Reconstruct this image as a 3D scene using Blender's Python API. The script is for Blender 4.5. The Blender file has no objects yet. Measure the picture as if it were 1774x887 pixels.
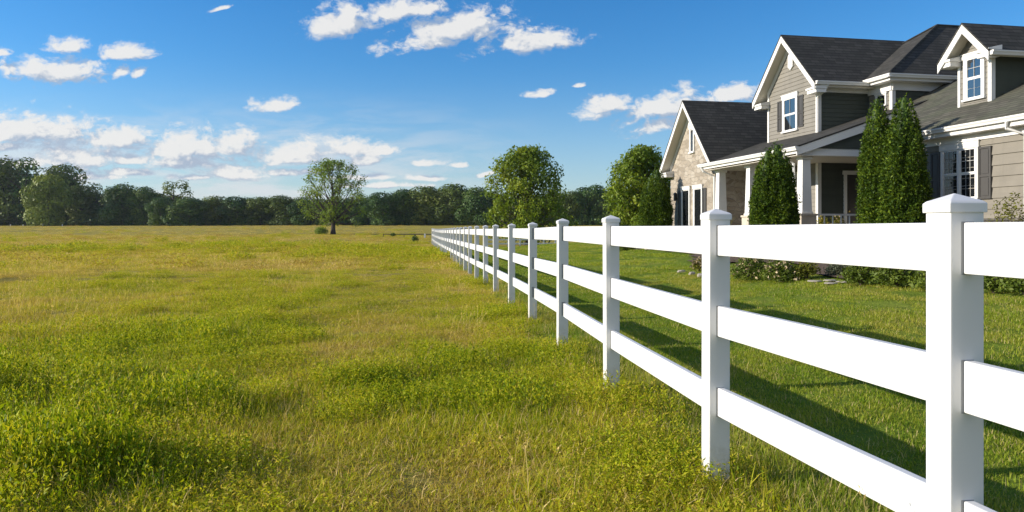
import bpy, bmesh, math, random
import numpy as np
from mathutils import Vector, Matrix
random.seed(7)
RNG = np.random.default_rng(11)
SC = bpy.context.scene
COL = SC.collection
CAMZ, F, HY = 1.394, 1300.0, 393.5
SUN_EL = math.radians(19)
SUN_H = Vector((-0.9986, -0.045)).normalized()
SUN = Vector((SUN_H.x*math.cos(SUN_EL), SUN_H.y*math.cos(SUN_EL), math.sin(SUN_EL)))

# ------------------------------------------------------------------ terrain
def sstep(a, b, x):
    t = np.clip((np.asarray(x, float)-a)/(b-a), 0, 1)
    return t*t*(3-2*t)
_perm = np.random.default_rng(3).random((256, 256))
def vnoise(x, y):
    x = np.asarray(x, float); y = np.asarray(y, float)
    xi = np.floor(x).astype(int); yi = np.floor(y).astype(int)
    fx = x-xi; fy = y-yi
    fx = fx*fx*(3-2*fx); fy = fy*fy*(3-2*fy)
    g = lambda i, j: _perm[i % 256, j % 256]
    return (g(xi, yi)*(1-fx)+g(xi+1, yi)*fx)*(1-fy)+(g(xi, yi+1)*(1-fx)+g(xi+1, yi+1)*fx)*fy
def fbm(x, y, o=4):
    s = 0; a = .5; n = 0
    for k in range(o):
        s = s+a*vnoise(np.asarray(x)*2**k+17.3*k, np.asarray(y)*2**k+5.1*k); n += a; a *= .5
    return s/n
FX0, FS = 1.64, -0.131
FN = math.hypot(1, FS)
def fence_d(x, y):
    return (np.asarray(x)-FX0-FS*np.asarray(y))/FN
def tree_line_y(x):
    return 222-.20*np.minimum(np.asarray(x, float), 0)
_q = np.array([-9, .0, .04, .15, .27, .45, .6, .8, 1.0, 1.3, 9])
_z = np.array([0, .0, 0., -.12, -.28, -.05, .30, 1.15, 2.0, 2.6, 2.6])
def ground(x, y):
    x = np.asarray(x, float); y = np.asarray(y, float)
    q = y/np.maximum(tree_line_y(x), 60)
    z = sum(np.interp(q+o, _q, _z) for o in (-.06, -.03, 0, .03, .06))/5
    d = fence_d(x, y)
    z = z+.68*sstep(.6, 9.5, d)*(1-sstep(44, 62, y))
    w = sstep(-1.5, -5, d)*sstep(2, 8, np.abs(y))
    z = z+w*(fbm(x*.22, y*.22, 3)-.5)*.18*sstep(0, 1, 1.2-q)
    z = z+sstep(-.5, -1.4, d)*sstep(38, 24, np.abs(y))*(fbm(x*.75+31, y*.65+7, 2)-.5)*.15*sstep(22, 16, np.abs(x))*sstep(1.0, 2.5, y)
    return z
def gz(x, y): return float(ground(x, y))
def at(px, Y):
    return (px-887)/F*Y
def pix_ground(px, py):
    lo, hi = 2.0, 300.0
    f = lambda Y: HY-F*(gz(at(px, Y), Y)-CAMZ)/Y-py
    Y = 3.0
    while Y < 300 and f(Y) > 0: Y *= 1.01
    return at(px, Y), Y

# ------------------------------------------------------------------ helpers
def tag(o, label=None, cat=None, group=None, kind=None):
    if label: o['label'] = label
    if cat: o['category'] = cat
    if group: o['group'] = group
    if kind: o['kind'] = kind
    return o
def empty(name, loc, rz=0):
    o = bpy.data.objects.new(name, None); COL.objects.link(o)
    o.location = loc; o.rotation_euler = (0, 0, rz); o.empty_display_size = .3
    return o
class MB:
    def __init__(s): s.v = []; s.f = []
    def add(s, vs, fs):
        b = len(s.v); s.v += [tuple(p) for p in vs]; s.f += [tuple(i+b for i in f) for f in fs]; return s
    def box(s, x0, x1, y0, y1, z0, z1):
        x0, x1 = min(x0, x1), max(x0, x1); y0, y1 = min(y0, y1), max(y0, y1)
        return s.add([(x0,y0,z0),(x1,y0,z0),(x1,y1,z0),(x0,y1,z0),(x0,y0,z1),(x1,y0,z1),(x1,y1,z1),(x0,y1,z1)],
                     [(3,2,1,0),(4,5,6,7),(0,1,5,4),(1,2,6,5),(2,3,7,6),(3,0,4,7)])
    def frus(s, x, y, z0, z1, a0, a1):
        return s.add([(x-a0,y-a0,z0),(x+a0,y-a0,z0),(x+a0,y+a0,z0),(x-a0,y+a0,z0),(x-a1,y-a1,z1),(x+a1,y-a1,z1),(x+a1,y+a1,z1),(x-a1,y+a1,z1)],
                     [(3,2,1,0),(4,5,6,7),(0,1,5,4),(1,2,6,5),(2,3,7,6),(3,0,4,7)])
    def prism(s, poly, ext):
        n = len(poly); e = Vector(ext)
        vs = [Vector(p) for p in poly]+[Vector(p)+e for p in poly]
        return s.add(vs, [tuple(range(n))[::-1], tuple(range(n, 2*n))]+[(i, (i+1) % n, n+(i+1) % n, n+i) for i in range(n)])
    def tube(s, pts, rad, n=6):
        pts = [Vector(p) for p in pts]; b = len(s.v)
        for i, p in enumerate(pts):
            d = (pts[min(i+1, len(pts)-1)]-pts[max(i-1, 0)]).normalized()
            a = d.cross(Vector((0.31, .2, 1)) if abs(d.z) < .9 else Vector((1, .1, 0))).normalized(); c = d.cross(a)
            r = rad[i] if hasattr(rad, '__len__') else rad
            for k in range(n):
                t = 2*math.pi*k/n; s.v.append(tuple(p+a*(r*math.cos(t))+c*(r*math.sin(t))))
        for i in range(len(pts)-1):
            for k in range(n):
                k2 = (k+1) % n; s.f.append((b+i*n+k, b+i*n+k2, b+(i+1)*n+k2, b+(i+1)*n+k))
        s.f.append(tuple(b+k for k in range(n))[::-1]); s.f.append(tuple(b+(len(pts)-1)*n+k for k in range(n)))
        return s
    def mesh(s, name, mats, bevel=0, smooth=False):
        me = bpy.data.meshes.new(name); me.from_pydata(s.v, [], s.f)
        bm = bmesh.new(); bm.from_mesh(me); bmesh.ops.recalc_face_normals(bm, faces=bm.faces)
        if bevel:
            es = [e for e in bm.edges if len(e.link_faces) == 2 and e.calc_face_angle(0) > .5]
            bmesh.ops.bevel(bm, geom=es, offset=bevel, segments=2, affect='EDGES', profile=.6)
        bm.to_mesh(me); bm.free()
        for m in (mats if isinstance(mats, (list, tuple)) else [mats]): me.materials.append(m)
        if smooth: me.polygons.foreach_set('use_smooth', [True]*len(me.polygons))
        return me
    def build(s, name, mats, parent=None, bevel=0, smooth=False):
        return link(s.mesh(name, mats, bevel, smooth), name, parent)
def link(me, name, parent=None):
    o = bpy.data.objects.new(name, me); COL.objects.link(o)
    if parent: o.parent = parent
    return o
def np_mesh(name, V, quads, mat, tint=None, smooth=False, tris=None):
    V = np.asarray(V, np.float32)
    me = bpy.data.meshes.new(name)
    nq = len(quads) if quads is not None else 0; nt = len(tris) if tris is not None else 0
    loops = []
    if nq: loops.append(np.asarray(quads, np.int32).ravel())
    if nt: loops.append(np.asarray(tris, np.int32).ravel())
    L = np.concatenate(loops)
    me.vertices.add(len(V)); me.vertices.foreach_set('co', V.ravel())
    me.loops.add(len(L)); me.loops.foreach_set('vertex_index', L)
    me.polygons.add(nq+nt)
    st = np.concatenate([np.arange(nq)*4, nq*4+np.arange(nt)*3]).astype(np.int32)
    me.polygons.foreach_set('loop_start', st)
    if smooth: me.polygons.foreach_set('use_smooth', np.ones(nq+nt, bool))
    me.update(calc_edges=True)
    if tint is not None:
        a = me.color_attributes.new('tint', 'FLOAT_COLOR', 'POINT')
        c = np.ones((len(V), 4), np.float32); c[:, :tint.shape[1]] = tint
        a.data.foreach_set('color', c.ravel())
    me.materials.append(mat)
    return me
def unit(a): return a/np.maximum(np.linalg.norm(a, axis=-1, keepdims=True), 1e-9)

# ------------------------------------------------------------------ materials
def new_mat(name):
    m = bpy.data.materials.new(name); m.use_nodes = True
    nt = m.node_tree; nt.nodes.clear()
    out = nt.nodes.new('ShaderNodeOutputMaterial')
    return m, nt, out
class NT:
    def __init__(s, nt): s.nt = nt
    def n(s, typ, ins=None, **kw):
        nd = s.nt.nodes.new('ShaderNode'+typ)
        for k, v in kw.items(): setattr(nd, k, v)
        for k, v in (ins or {}).items():
            if isinstance(v, bpy.types.NodeSocket): s.nt.links.new(v, nd.inputs[k])
            else: nd.inputs[k].default_value = v
        return nd
    def math(s, op, a, b=0., clamp=False):
        nd = s.n('Math', {0: a, 1: b}, operation=op); nd.use_clamp = clamp; return nd.outputs[0]
    def mix(s, f, a, b, blend='MIX'):
        nd = s.n('Mix', data_type='RGBA', blend_type=blend)
        for i, v in ((0, f), (6, a), (7, b)):
            if isinstance(v, bpy.types.NodeSocket): s.nt.links.new(v, nd.inputs[i])
            else: nd.inputs[i].default_value = v if i == 0 else (tuple(v)+(1,))[:4]
        return nd.outputs[2]
    def ramp(s, f, stops):
        nd = s.n('ValToRGB', {0: f}); r = nd.color_ramp
        while len(r.elements) < len(stops): r.elements.new(.5)
        for e, (p, c) in zip(r.elements, stops):
            e.position = p; e.color = (tuple(c)+(1,))[:4] if hasattr(c, '__len__') else (c, c, c, 1)
        return nd.outputs[0]
    def noise(s, vec, scale, detail=4, rough=.55, dist=0):
        return s.n('TexNoise', {'Vector': vec, 'Scale': scale, 'Detail': detail, 'Roughness': rough, 'Distortion': dist}).outputs[0]
    def pos(s): return s.n('NewGeometry').outputs['Position']
    def obj(s): return s.n('TexCoord').outputs['Object']
    def sep(s, v): return s.n('SeparateXYZ', {0: v}).outputs
    def comb(s, x, y, z): return s.n('CombineXYZ', {0: x, 1: y, 2: z}).outputs[0]
    def bump(s, h, strength, dist): return s.n('Bump', {'Strength': strength, 'Distance': dist, 'Height': h}).outputs[0]

def simple_mat(name, col, rough=.5, noise_amt=.08, nscale=3., bump=0., spec=.5, metallic=0.):
    m, nt, out = new_mat(name); N = NT(nt)
    nz = N.noise(N.obj(), nscale, 5)
    c = N.mix(nz, [x*(1-noise_amt) for x in col], [min(1, x*(1+noise_amt)) for x in col])
    p = N.n('BsdfPrincipled', {'Base Color': c, 'Roughness': rough, 'Specular IOR Level': spec, 'Metallic': metallic})
    if bump: nt.links.new(N.bump(N.noise(N.obj(), nscale*12, 4), .4, bump), p.inputs['Normal'])
    nt.links.new(p.outputs[0], out.inputs[0]); return m

def leaf_mat(name, cols, trans=.35, scale=.35, gloss=.25, hueshift=None):
    """cols: dark, mid, light; picked by per-leaf tint and by a coarse world-space noise."""
    m, nt, out = new_mat(name); N = NT(nt)
    t = N.n('Attribute', attribute_name='tint').outputs['Color']
    r = N.sep(t)
    nz = N.noise(N.pos(), scale, 3)
    f = N.math('ADD', N.math('MULTIPLY', r[0], .62), N.math('MULTIPLY', N.math('SUBTRACT', nz, .28), .75), True)
    c = N.ramp(f, [(0., cols[0]), (.5, cols[1]), (1., cols[2])])
    d = N.n('BsdfPrincipled', {'Base Color': c, 'Roughness': .55, 'Specular IOR Level': gloss})
    tl = N.n('BsdfTranslucent', {'Color': N.mix(1., c, (1.25, 1.15, .55), 'MULTIPLY')})
    mx = N.n('MixShader', {0: trans, 1: d.outputs[0], 2: tl.outputs[0]})
    nt.links.new(mx.outputs[0], out.inputs[0]); return m

def mat_vinyl(name='white_vinyl', splash=True):
    m, nt, out = new_mat(name); N = NT(nt)
    p = N.pos(); z = N.sep(N.obj())[2]
    nz = N.noise(p, 14, 5, .7); n2 = N.noise(p, 1.1, 3)
    low = N.math('MULTIPLY', N.math('SUBTRACT', .26, z), 5., True)
    dirt = N.math('MULTIPLY', low, N.math('MULTIPLY', N.math('SUBTRACT', nz, .44), 4., True), True)
    c = N.mix(N.math('MULTIPLY', n2, .5), (.70, .70, .695), (.655, .66, .66))
    c = N.mix(N.math('MULTIPLY', dirt, .8 if splash else 0.), c, (.33, .29, .2))
    b = N.n('BsdfPrincipled', {'Base Color': c, 'Roughness': .42, 'Specular IOR Level': .35})
    nt.links.new(N.bump(N.noise(p, 7, 2), .08, .004), b.inputs['Normal'])
    nt.links.new(b.outputs[0], out.inputs[0]); return m

def mat_shingle(name, axis, slope, sun_lichen=0.):
    m, nt, out = new_mat(name); N = NT(nt)
    o = N.obj(); s = N.sep(o)
    k = math.sqrt(1+1/slope**2)          # height -> distance along the slope
    v = N.comb(s[0] if axis == 'x' else s[1], N.math('MULTIPLY', s[2], k), 0.)
    br = N.n('TexBrick', {'Vector': v, 'Color1': (.3, .3, .3, 1), 'Color2': (.9, .9, .9, 1), 'Mortar': (0, 0, 0, 1), 'Scale': 1.,
                          'Mortar Size': .012, 'Mortar Smooth': .3, 'Bias': 0., 'Brick Width': .32, 'Row Height': .18}, offset=.37)
    grain = N.noise(o, 40, 4, .7); big = N.noise(o, .8, 4); streak = N.noise(N.n('Mapping', {'Vector': v, 'Scale': (2.2, .35, 1)}).outputs[0], 1., 4)
    f = N.math('ADD', N.math('MULTIPLY', br.outputs[0], .45), N.math('MULTIPLY', grain, .35))
    c = N.ramp(f, [(.08, (.010, .0095, .0095)), (.42, (.042, .039, .037)), (.85, (.125, .116, .106))])
    c = N.mix(N.math('MULTIPLY', N.math('ADD', big, streak), .28), c, (.078, .08, .064))
    if sun_lichen:
        c = N.mix(1., c, (1.7, 1.68, 1.5), 'MULTIPLY')  # sunlight on the front slope painted in as a lighter shingle colour
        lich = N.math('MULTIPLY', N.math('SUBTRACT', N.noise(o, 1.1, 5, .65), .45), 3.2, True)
        c = N.mix(N.math('MULTIPLY', lich, sun_lichen), c, (.125, .145, .085))
    rowf = N.math('FRACT', N.math('DIVIDE', N.math('MULTIPLY', s[2], k), .18))
    c = N.mix(N.math('MULTIPLY', N.math('GREATER_THAN', rowf, .84), .55), c, (.012, .011, .011))
    b = N.n('BsdfPrincipled', {'Base Color': c, 'Roughness': .9, 'Specular IOR Level': .2})
    # each course steps out towards its lower edge
    row = N.math('FRACT', N.math('DIVIDE', N.math('MULTIPLY', s[2], k), .18))
    h = N.math('ADD', N.math('MULTIPLY', N.math('SUBTRACT', 1., row), .8), N.math('MULTIPLY', br.outputs[0], .4))
    nt.links.new(N.bump(h, .5, .010), b.inputs['Normal'])
    nt.links.new(b.outputs[0], out.inputs[0]); return m

def mat_stone(name, c0, c1, c2, mortar, axis='y', sx=3.2, sz=6.):
    m, nt, out = new_mat(name); N = NT(nt)
    o = N.obj(); s = N.sep(o)
    wob = N.noise(o, 1.7, 3)
    v = N.comb(N.math('ADD', s[0], 0.), s[1], s[2])
    mp = N.n('Mapping', {'Vector': v, 'Scale': (sx, sx, sz)}).outputs[0]
    mp = N.n('VectorMath', {0: mp, 1: N.n('TexNoise', {'Vector': o, 'Scale': 3., 'Detail': 3}).outputs[1]}, operation='ADD').outputs[0]
    vo = N.n('TexVoronoi', {'Vector': mp, 'Scale': 1., 'Randomness': .85})
    ve = N.n('TexVoronoi', {'Vector': mp, 'Scale': 1., 'Randomness': .85}, feature='DISTANCE_TO_EDGE')
    r = N.sep(vo.outputs['Color'])[0]
    c = N.ramp(r, [(0, c0), (.5, c1), (1, c2)])
    c = N.mix(N.math('MULTIPLY', N.noise(o, 18, 5, .7), .55), c, [x*.62 for x in c1])
    e = N.math('MULTIPLY', ve.outputs['Distance'], 14., True)
    c = N.mix(e, mortar, c)
    b = N.n('BsdfPrincipled', {'Base Color': c, 'Roughness': .9, 'Specular IOR Level': .2})
    h = N.math('ADD', N.math('MULTIPLY', N.math('POWER', e, .5), 1.), N.math('MULTIPLY', N.noise(o, 14, 5, .65), .7))
    nt.links.new(N.bump(h, .8, .03), b.inputs['Normal'])
    nt.links.new(b.outputs[0], out.inputs[0]); return m

def mat_siding(name, col, pitch):
    m, nt, out = new_mat(name); N = NT(nt)
    o = N.obj(); s = N.sep(o)
    row = N.math('FLOOR', N.math('DIVIDE', s[2], pitch))
    rv = N.n('TexWhiteNoise', {'W': row}, noise_dimensions='1D').outputs[0]
    g = N.noise(N.n('Mapping', {'Vector': o, 'Scale': (2, 2, 30)}).outputs[0], 1.5, 5, .6)
    f = N.math('ADD', N.math('MULTIPLY', rv, .45), N.math('MULTIPLY', g, .55))
    c = N.mix(f, [x*.86 for x in col], [x*1.12 for x in col])
    st_ = N.noise(N.n('Mapping', {'Vector': o, 'Scale': (5, 5, .7)}).outputs[0], 1., 5, .65)
    c = N.mix(N.math('MULTIPLY', N.math('SUBTRACT', st_, .5), 1.6, True), c, [x*.66 for x in col])
    c = N.mix(N.math('MULTIPLY', N.math('SUBTRACT', N.noise(o, 1.3, 4), .5), 1.2, True), c, [x*.6 for x in col])
    b = N.n('BsdfPrincipled', {'Base Color': c, 'Roughness': .75, 'Specular IOR Level': .25})
    nt.links.new(N.bump(g, .15, .004), b.inputs['Normal'])
    nt.links.new(b.outputs[0], out.inputs[0]); return m

def mat_glass(name='window_glass', ior=1.55):
    m, nt, out = new_mat(name); N = NT(nt)
    b = N.n('BsdfPrincipled', {'Base Color': (.012, .014, .016, 1), 'Roughness': .03, 'IOR': ior})
    nt.links.new(N.bump(N.noise(N.obj(), 2.2, 2), .05, .02), b.inputs['Normal'])
    nt.links.new(b.outputs[0], out.inputs[0]); return m

def mat_ground():
    m, nt, out = new_mat('earth_and_turf'); N = NT(nt)
    p = N.pos(); s = N.sep(p)
    d = N.math('ADD', N.math('SUBTRACT', s[0], FX0), N.math('MULTIPLY', s[1], -FS))
    lawnf = N.math('MULTIPLY', N.math('ADD', d, .1), 3., True)
    lawnf = N.math('MULTIPLY', lawnf, N.math('MULTIPLY', N.math('SUBTRACT', 66., s[1]), .2, True))
    big = N.noise(p, .035, 5, .6); mid = N.noise(p, .25, 5, .6); fin = N.noise(p, 9, 5, .75)
    str_ = N.noise(N.n('Mapping', {'Vector': p, 'Scale': (.02, .16, 1)}).outputs[0], 1., 5, .6)
    f = N.math('ADD', N.math('MULTIPLY', big, .35), N.math('ADD', N.math('MULTIPLY', mid, .3), N.math('MULTIPLY', str_, .45)))
    fc = N.ramp(f, [(.38, (.20, .19, .03)), (.5, (.38, .32, .055)), (.58, (.46, .36, .085)), (.68, (.37, .34, .04))])
    fc = N.mix(N.math('MULTIPLY', fin, .55), fc, (.08, .07, .025))
    fc = N.mix(N.math('MULTIPLY', N.math('SUBTRACT', 46., s[1]), .035, True), fc, N.mix(fin, (.19, .16, .035), (.33, .275, .07)))
    lc = N.ramp(N.math('ADD', N.math('MULTIPLY', mid, .5), N.math('MULTIPLY', N.noise(p, 1.3, 4), .5)),
                [(.35, (.11, .17, .018)), (.5, (.18, .25, .03)), (.65, (.27, .30, .05))])
    lc = N.mix(N.math('MULTIPLY', fin, .5), lc, (.03, .05, .01))
    c = N.mix(lawnf, fc, lc)
    b = N.n('BsdfPrincipled', {'Base Color': c, 'Roughness': 1., 'Specular IOR Level': .05})
    nt.links.new(N.bump(N.math('ADD', fin, N.math('MULTIPLY', N.noise(p, 2.2, 4), 2.)), .8, .08), b.inputs['Normal'])
    nt.links.new(b.outputs[0], out.inputs[0]); return m

def mat_grass(name, stops, drycol, trans=.4, nscale=.5):
    m, nt, out = new_mat(name); N = NT(nt)
    t = N.sep(N.n('Attribute', attribute_name='tint').outputs['Color'])
    lush = N.n('Attribute', attribute_name='lush', attribute_type='INSTANCER').outputs['Fac']
    nz = N.noise(N.pos(), nscale, 4)
    f = N.math('ADD', N.math('MULTIPLY', lush, .75), N.math('ADD', N.math('MULTIPLY', N.math('SUBTRACT', nz, .5), .7), N.math('MULTIPLY', N.math('SUBTRACT', t[0], .5), .65)), True)
    c = N.ramp(f, stops)
    dry = N.math('MULTIPLY', t[2], 1.)
    c = N.mix(dry, c, N.mix(t[0], drycol, [x*1.5 for x in drycol]))
    d = N.n('BsdfPrincipled', {'Base Color': c, 'Roughness': .6, 'Specular IOR Level': .16})
    tl = N.n('BsdfTranslucent', {'Color': N.mix(1., c, (1.2, 1.15, .5), 'MULTIPLY')})
    mx = N.n('MixShader', {0: trans, 1: d.outputs[0], 2: tl.outputs[0]})
    nt.links.new(mx.outputs[0], out.inputs[0]); return m

VINYL = mat_vinyl(); VINYLR = mat_vinyl('white_vinyl_rail', False)
TRIM = simple_mat('white_trim_paint', (.74, .73, .70), .5, .05, 1.5)
SOFFIT = simple_mat('soffit_cream_paint', (.56, .52, .43), .6, .06, 1.5)
SH_X = mat_shingle('roof_shingles_gable', 'x', 1.0)
SH_Y = mat_shingle('roof_shingles_front', 'y', .45)
SH_SUN_MOSS = mat_shingle('sunlit_mossy_shingles', 'y', .5, .55)  # lichen green plus sunlight put into the base colour
STONE = mat_stone('tan_stone', (.25, .212, .165), (.40, .345, .275), (.50, .45, .375), (.41, .365, .30))
STONE_G = mat_stone('grey_stone', (.08, .075, .07), (.15, .14, .125), (.21, .19, .17), (.12, .115, .1), sx=2.4, sz=6)
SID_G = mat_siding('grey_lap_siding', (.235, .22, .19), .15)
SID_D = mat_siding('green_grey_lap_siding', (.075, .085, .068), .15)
SID_T = mat_siding('taupe_lap_siding', (.225, .205, .17), .27)
SHUT = simple_mat('taupe_shutter_paint', (.058, .055, .052), .55, .1, 5)
GLASS = mat_glass(); GLASS_HI = mat_glass('coated_window_glass', 2.9)
MUNT = simple_mat('grey_muntin', (.42, .42, .40), .5)
DOORP = simple_mat('dark_door_paint', (.05, .045, .04), .45)
BARK = simple_mat('bark', (.10, .08, .06), .95, .35, 6, .02)
BARKD = simple_mat('dark_bark', (.07, .055, .045), .95, .3, 4, .02)
GROUND = mat_ground()
MULCH = simple_mat('brown_mulch', (.10, .065, .04), 1., .5, 12, .03)
ROCK = simple_mat('pale_limestone', (.36, .32, .26), .9, .25, 5, .02)
FLOORW = simple_mat('porch_boards', (.35, .33, .3), .7)
WOODG = simple_mat('weathered_wood', (.10, .085, .065), .9, .3, 6)

# ------------------------------------------------------------------ ground sheet
def graded(lo, hi, c, n, p=2.6):
    a = np.linspace(0, 1, n)
    return np.unique(np.concatenate([c+(hi-c)*a**p, c-(c-lo)*a**p]))
def axis(lo, hi, a, b, st, n):
    f = np.linspace(0, 1, n)[1:]**2.4
    return np.concatenate([(a-(a-lo)*f)[::-1], np.arange(a, b+1e-6, st), b+(hi-b)*f])
xs = axis(-900, 900, -24, 22, .22, 60); ys = axis(-250, 1500, 1, 40, .22, 90)
GX, GY = np.meshgrid(xs, ys)
GZ = ground(GX, GY)
nx, ny = len(xs), len(ys)
idx = np.arange(nx*ny).reshape(ny, nx)
quads = np.stack([idx[:-1, :-1], idx[:-1, 1:], idx[1:, 1:], idx[1:, :-1]], -1).reshape(-1, 4)
gnd = link(np_mesh('ground', np.stack([GX, GY, GZ], -1).reshape(-1, 3), quads, GROUND, smooth=True), 'ground')
tag(gnd, 'broad sheet of rough pasture and mown lawn under everything', 'ground', kind='structure')

# ------------------------------------------------------------------ grass
def blades(n, rad, h0, h1, w, lean=.5, curl=.7, dry=.15, seed=0, hfall=.5, seg=3, flop=0.):
    r = np.random.default_rng(seed)
    rr = rad*np.sqrt(r.random(n)); a = r.random(n)*2*np.pi
    base = np.stack([rr*np.cos(a), rr*np.sin(a), -.01*np.ones(n)], -1)
    H = (h0+(h1-h0)*r.random(n)**1.6)*(1-hfall*(rr/rad)**2)
    hd = r.random(n)*2*np.pi; dirv = np.stack([np.cos(hd), np.sin(hd), 0*hd], -1)
    wd = hd+np.pi/2+r.normal(0, .5, n); side = np.stack([np.cos(wd), np.sin(wd), 0*wd], -1)
    W = w*(.6+.8*r.random(n))
    L0 = lean*r.random(n); C = curl*r.random(n)**1.2*(1+flop*r.random(n))
    V = []; T = []
    tr = r.random(n); isdry = (r.random(n) < dry).astype(float)
    ang = L0.copy(); p = base.copy()
    for k in range(seg+1):
        f = k/seg
        ww = W*(1-f**1.7)
        T_ = np.stack([tr, np.full(n, f), isdry], -1)
        if k < seg:
            V += [p-side*ww[:, None]*.5, p+side*ww[:, None]*.5]; T += [T_, T_]
        else:
            V += [p]; T += [T_]
        st = H/seg
        p = p+dirv*(np.sin(ang)*st)[:, None]+np.array([0, 0, 1.])*(np.cos(ang)*st)[:, None]
        ang = ang+C*2/seg
    nv = 2*seg+1
    V = np.stack(V, 1).reshape(-1, 3); T = np.stack(T, 1).reshape(-1, 3)
    b = np.arange(n)*nv
    q = np.concatenate([np.stack([b+2*k, b+2*k+1, b+2*k+3, b+2*k+2], -1) for k in range(seg-1)])
    t = np.stack([b+2*seg-2, b+2*seg-1, b+2*seg], -1)
    return V, q, t, T
def weed(n, rad, h, leaf, seed):
    """leafy weed: stems with small oval leaves"""
    r = np.random.default_rng(seed)
    C = []
    ns = max(4, n//9)
    P = []; D = []
    for i in range(ns):
        a = r.random()*2*np.pi; rr = rad*math.sqrt(r.random())*.8
        hh = h*(.5+.5*r.random())*(1-.4*(rr/rad)**2)
        lean = r.normal(0, .25, 2)
        for j in range(9):
            f = (j+1)/9
            P.append((rr*math.cos(a)+lean[0]*hh*f, rr*math.sin(a)+lean[1]*hh*f, hh*f))
            b = r.random()*2*np.pi; D.append((math.cos(b), math.sin(b), .5+.5*r.random()))
    return leaf_quads(np.array(P), unit(np.array(D)), leaf, .34, r, jitter=.35)
def leaf_quads(P, D, size, aspect, r, jitter=.5, fold=.15, face=None, spread=.45):
    """oval leaves from P along D"""
    n = len(P)
    D = unit(D+r.normal(0, jitter, (n, 3)))
    up = unit(r.normal(0, 1, (n, 3))+np.array([0, 0, .6]))
    if face is not None:      # blades lie across FACE, as the outer leaves of a crown do
        Fn = unit(face+r.normal(0, spread, (n, 3))); D = unit(np.cross(Fn, up)+D*.25); up = Fn
    S = unit(np.cross(D, up)); Nn = np.cross(S, D)
    L = (size*(.6+.8*r.random(n)))[:, None]; W = L*aspect*(.75+.5*r.random(n))[:, None]
    V = np.stack([P, P+D*L*.45+S*W*.5+Nn*L*fold, P+D*L, P+D*L*.45-S*W*.5+Nn*L*fold], 1).reshape(-1, 3)
    b = np.arange(n)*4
    q = np.stack([b, b+1, b+2, b+3], -1)
    tr = r.random(n)
    T = np.repeat(np.stack([tr, r.random(n), np.zeros(n)], -1), 4, 0)
    return V, q, None, T
def merge(*parts):
    V = []; Q = []; Tr = []; T = []; o = 0
    for (v, q, t, c) in parts:
        V.append(v); T.append(c)
        if q is not None: Q.append(q+o)
        if t is not None: Tr.append(t+o)
        o += len(v)
    return np.concatenate(V), np.concatenate(Q) if Q else None, np.concatenate(Tr) if Tr else None, np.concatenate(T)

MEADOW = mat_grass('meadow_grass', [(.05, (.42, .30, .085)), (.26, (.52, .42, .065)), (.46, (.52, .49, .03)), (.70, (.35, .41, .011)), (1., (.095, .175, .005))], (.60, .46, .20), .4, .6)
LAWN = mat_grass('lawn_grass', [(.0, (.42, .38, .075)), (.35, (.34, .385, .036)), (.7, (.20, .30, .018)), (1., (.10, .195, .011))], (.46, .38, .17), .4, .5)

def patch_obj(name, parts, mat):
    V, q, t, T = merge(*parts)
    me = np_mesh(name, V, q, mat, T, tris=t)
    return bpy.data.objects.new(name, me)

def scatter(name, P, rot, scl, idx_, lush, patches, mat, tilt=None):
    me = bpy.data.meshes.new(name)
    me.vertices.add(len(P)); me.vertices.foreach_set('co', np.asarray(P, np.float32).ravel())
    for nm, typ, arr in (('rotz', 'FLOAT', rot), ('lush', 'FLOAT', lush), ('pick', 'INT', idx_)):
        a = me.attributes.new(nm, typ, 'POINT'); a.data.foreach_set('value', np.asarray(arr, np.int32 if typ == 'INT' else np.float32))
    a = me.attributes.new('scl', 'FLOAT_VECTOR', 'POINT'); a.data.foreach_set('vector', np.asarray(scl, np.float32).ravel())
    me.materials.append(mat)
    ob = link(me, name)
    ng = bpy.data.node_groups.new(name+'_scatter', 'GeometryNodeTree'); ng.is_modifier = True
    ng.interface.new_socket('Geometry', in_out='INPUT', socket_type='NodeSocketGeometry')
    ng.interface.new_socket('Geometry', in_out='OUTPUT', socket_type='NodeSocketGeometry')
    N = ng.nodes; L = ng.links
    gi = N.new('NodeGroupInput'); go = N.new('NodeGroupOutput')
    iop = N.new('GeometryNodeInstanceOnPoints'); join = N.new('GeometryNodeJoinGeometry')
    for p in reversed(patches):
        oi = N.new('GeometryNodeObjectInfo'); oi.inputs['Object'].default_value = p; oi.inputs['As Instance'].default_value = False
        g2 = N.new('GeometryNodeGeometryToInstance')
        L.new(oi.outputs['Geometry'], g2.inputs[0]); L.new(g2.outputs[0], join.inputs[0])
    def attr(nm, t):
        a = N.new('GeometryNodeInputNamedAttribute'); a.data_type = t; a.inputs[0].default_value = nm; return a.outputs[0]
    rx = N.new('ShaderNodeCombineXYZ'); L.new(attr('rotz', 'FLOAT'), rx.inputs[2])
    L.new(gi.outputs[0], iop.inputs['Points']); L.new(join.outputs[0], iop.inputs['Instance'])
    iop.inputs['Pick Instance'].default_value = True
    L.new(attr('pick', 'INT'), iop.inputs['Instance Index'])
    L.new(rx.outputs[0], iop.inputs['Rotation']); L.new(attr('scl', 'FLOAT_VECTOR'), iop.inputs['Scale'])
    L.new(iop.outputs[0], go.inputs[0])
    md = ob.modifiers.new('scatter', 'NODES'); md.node_group = ng
    return ob

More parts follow.
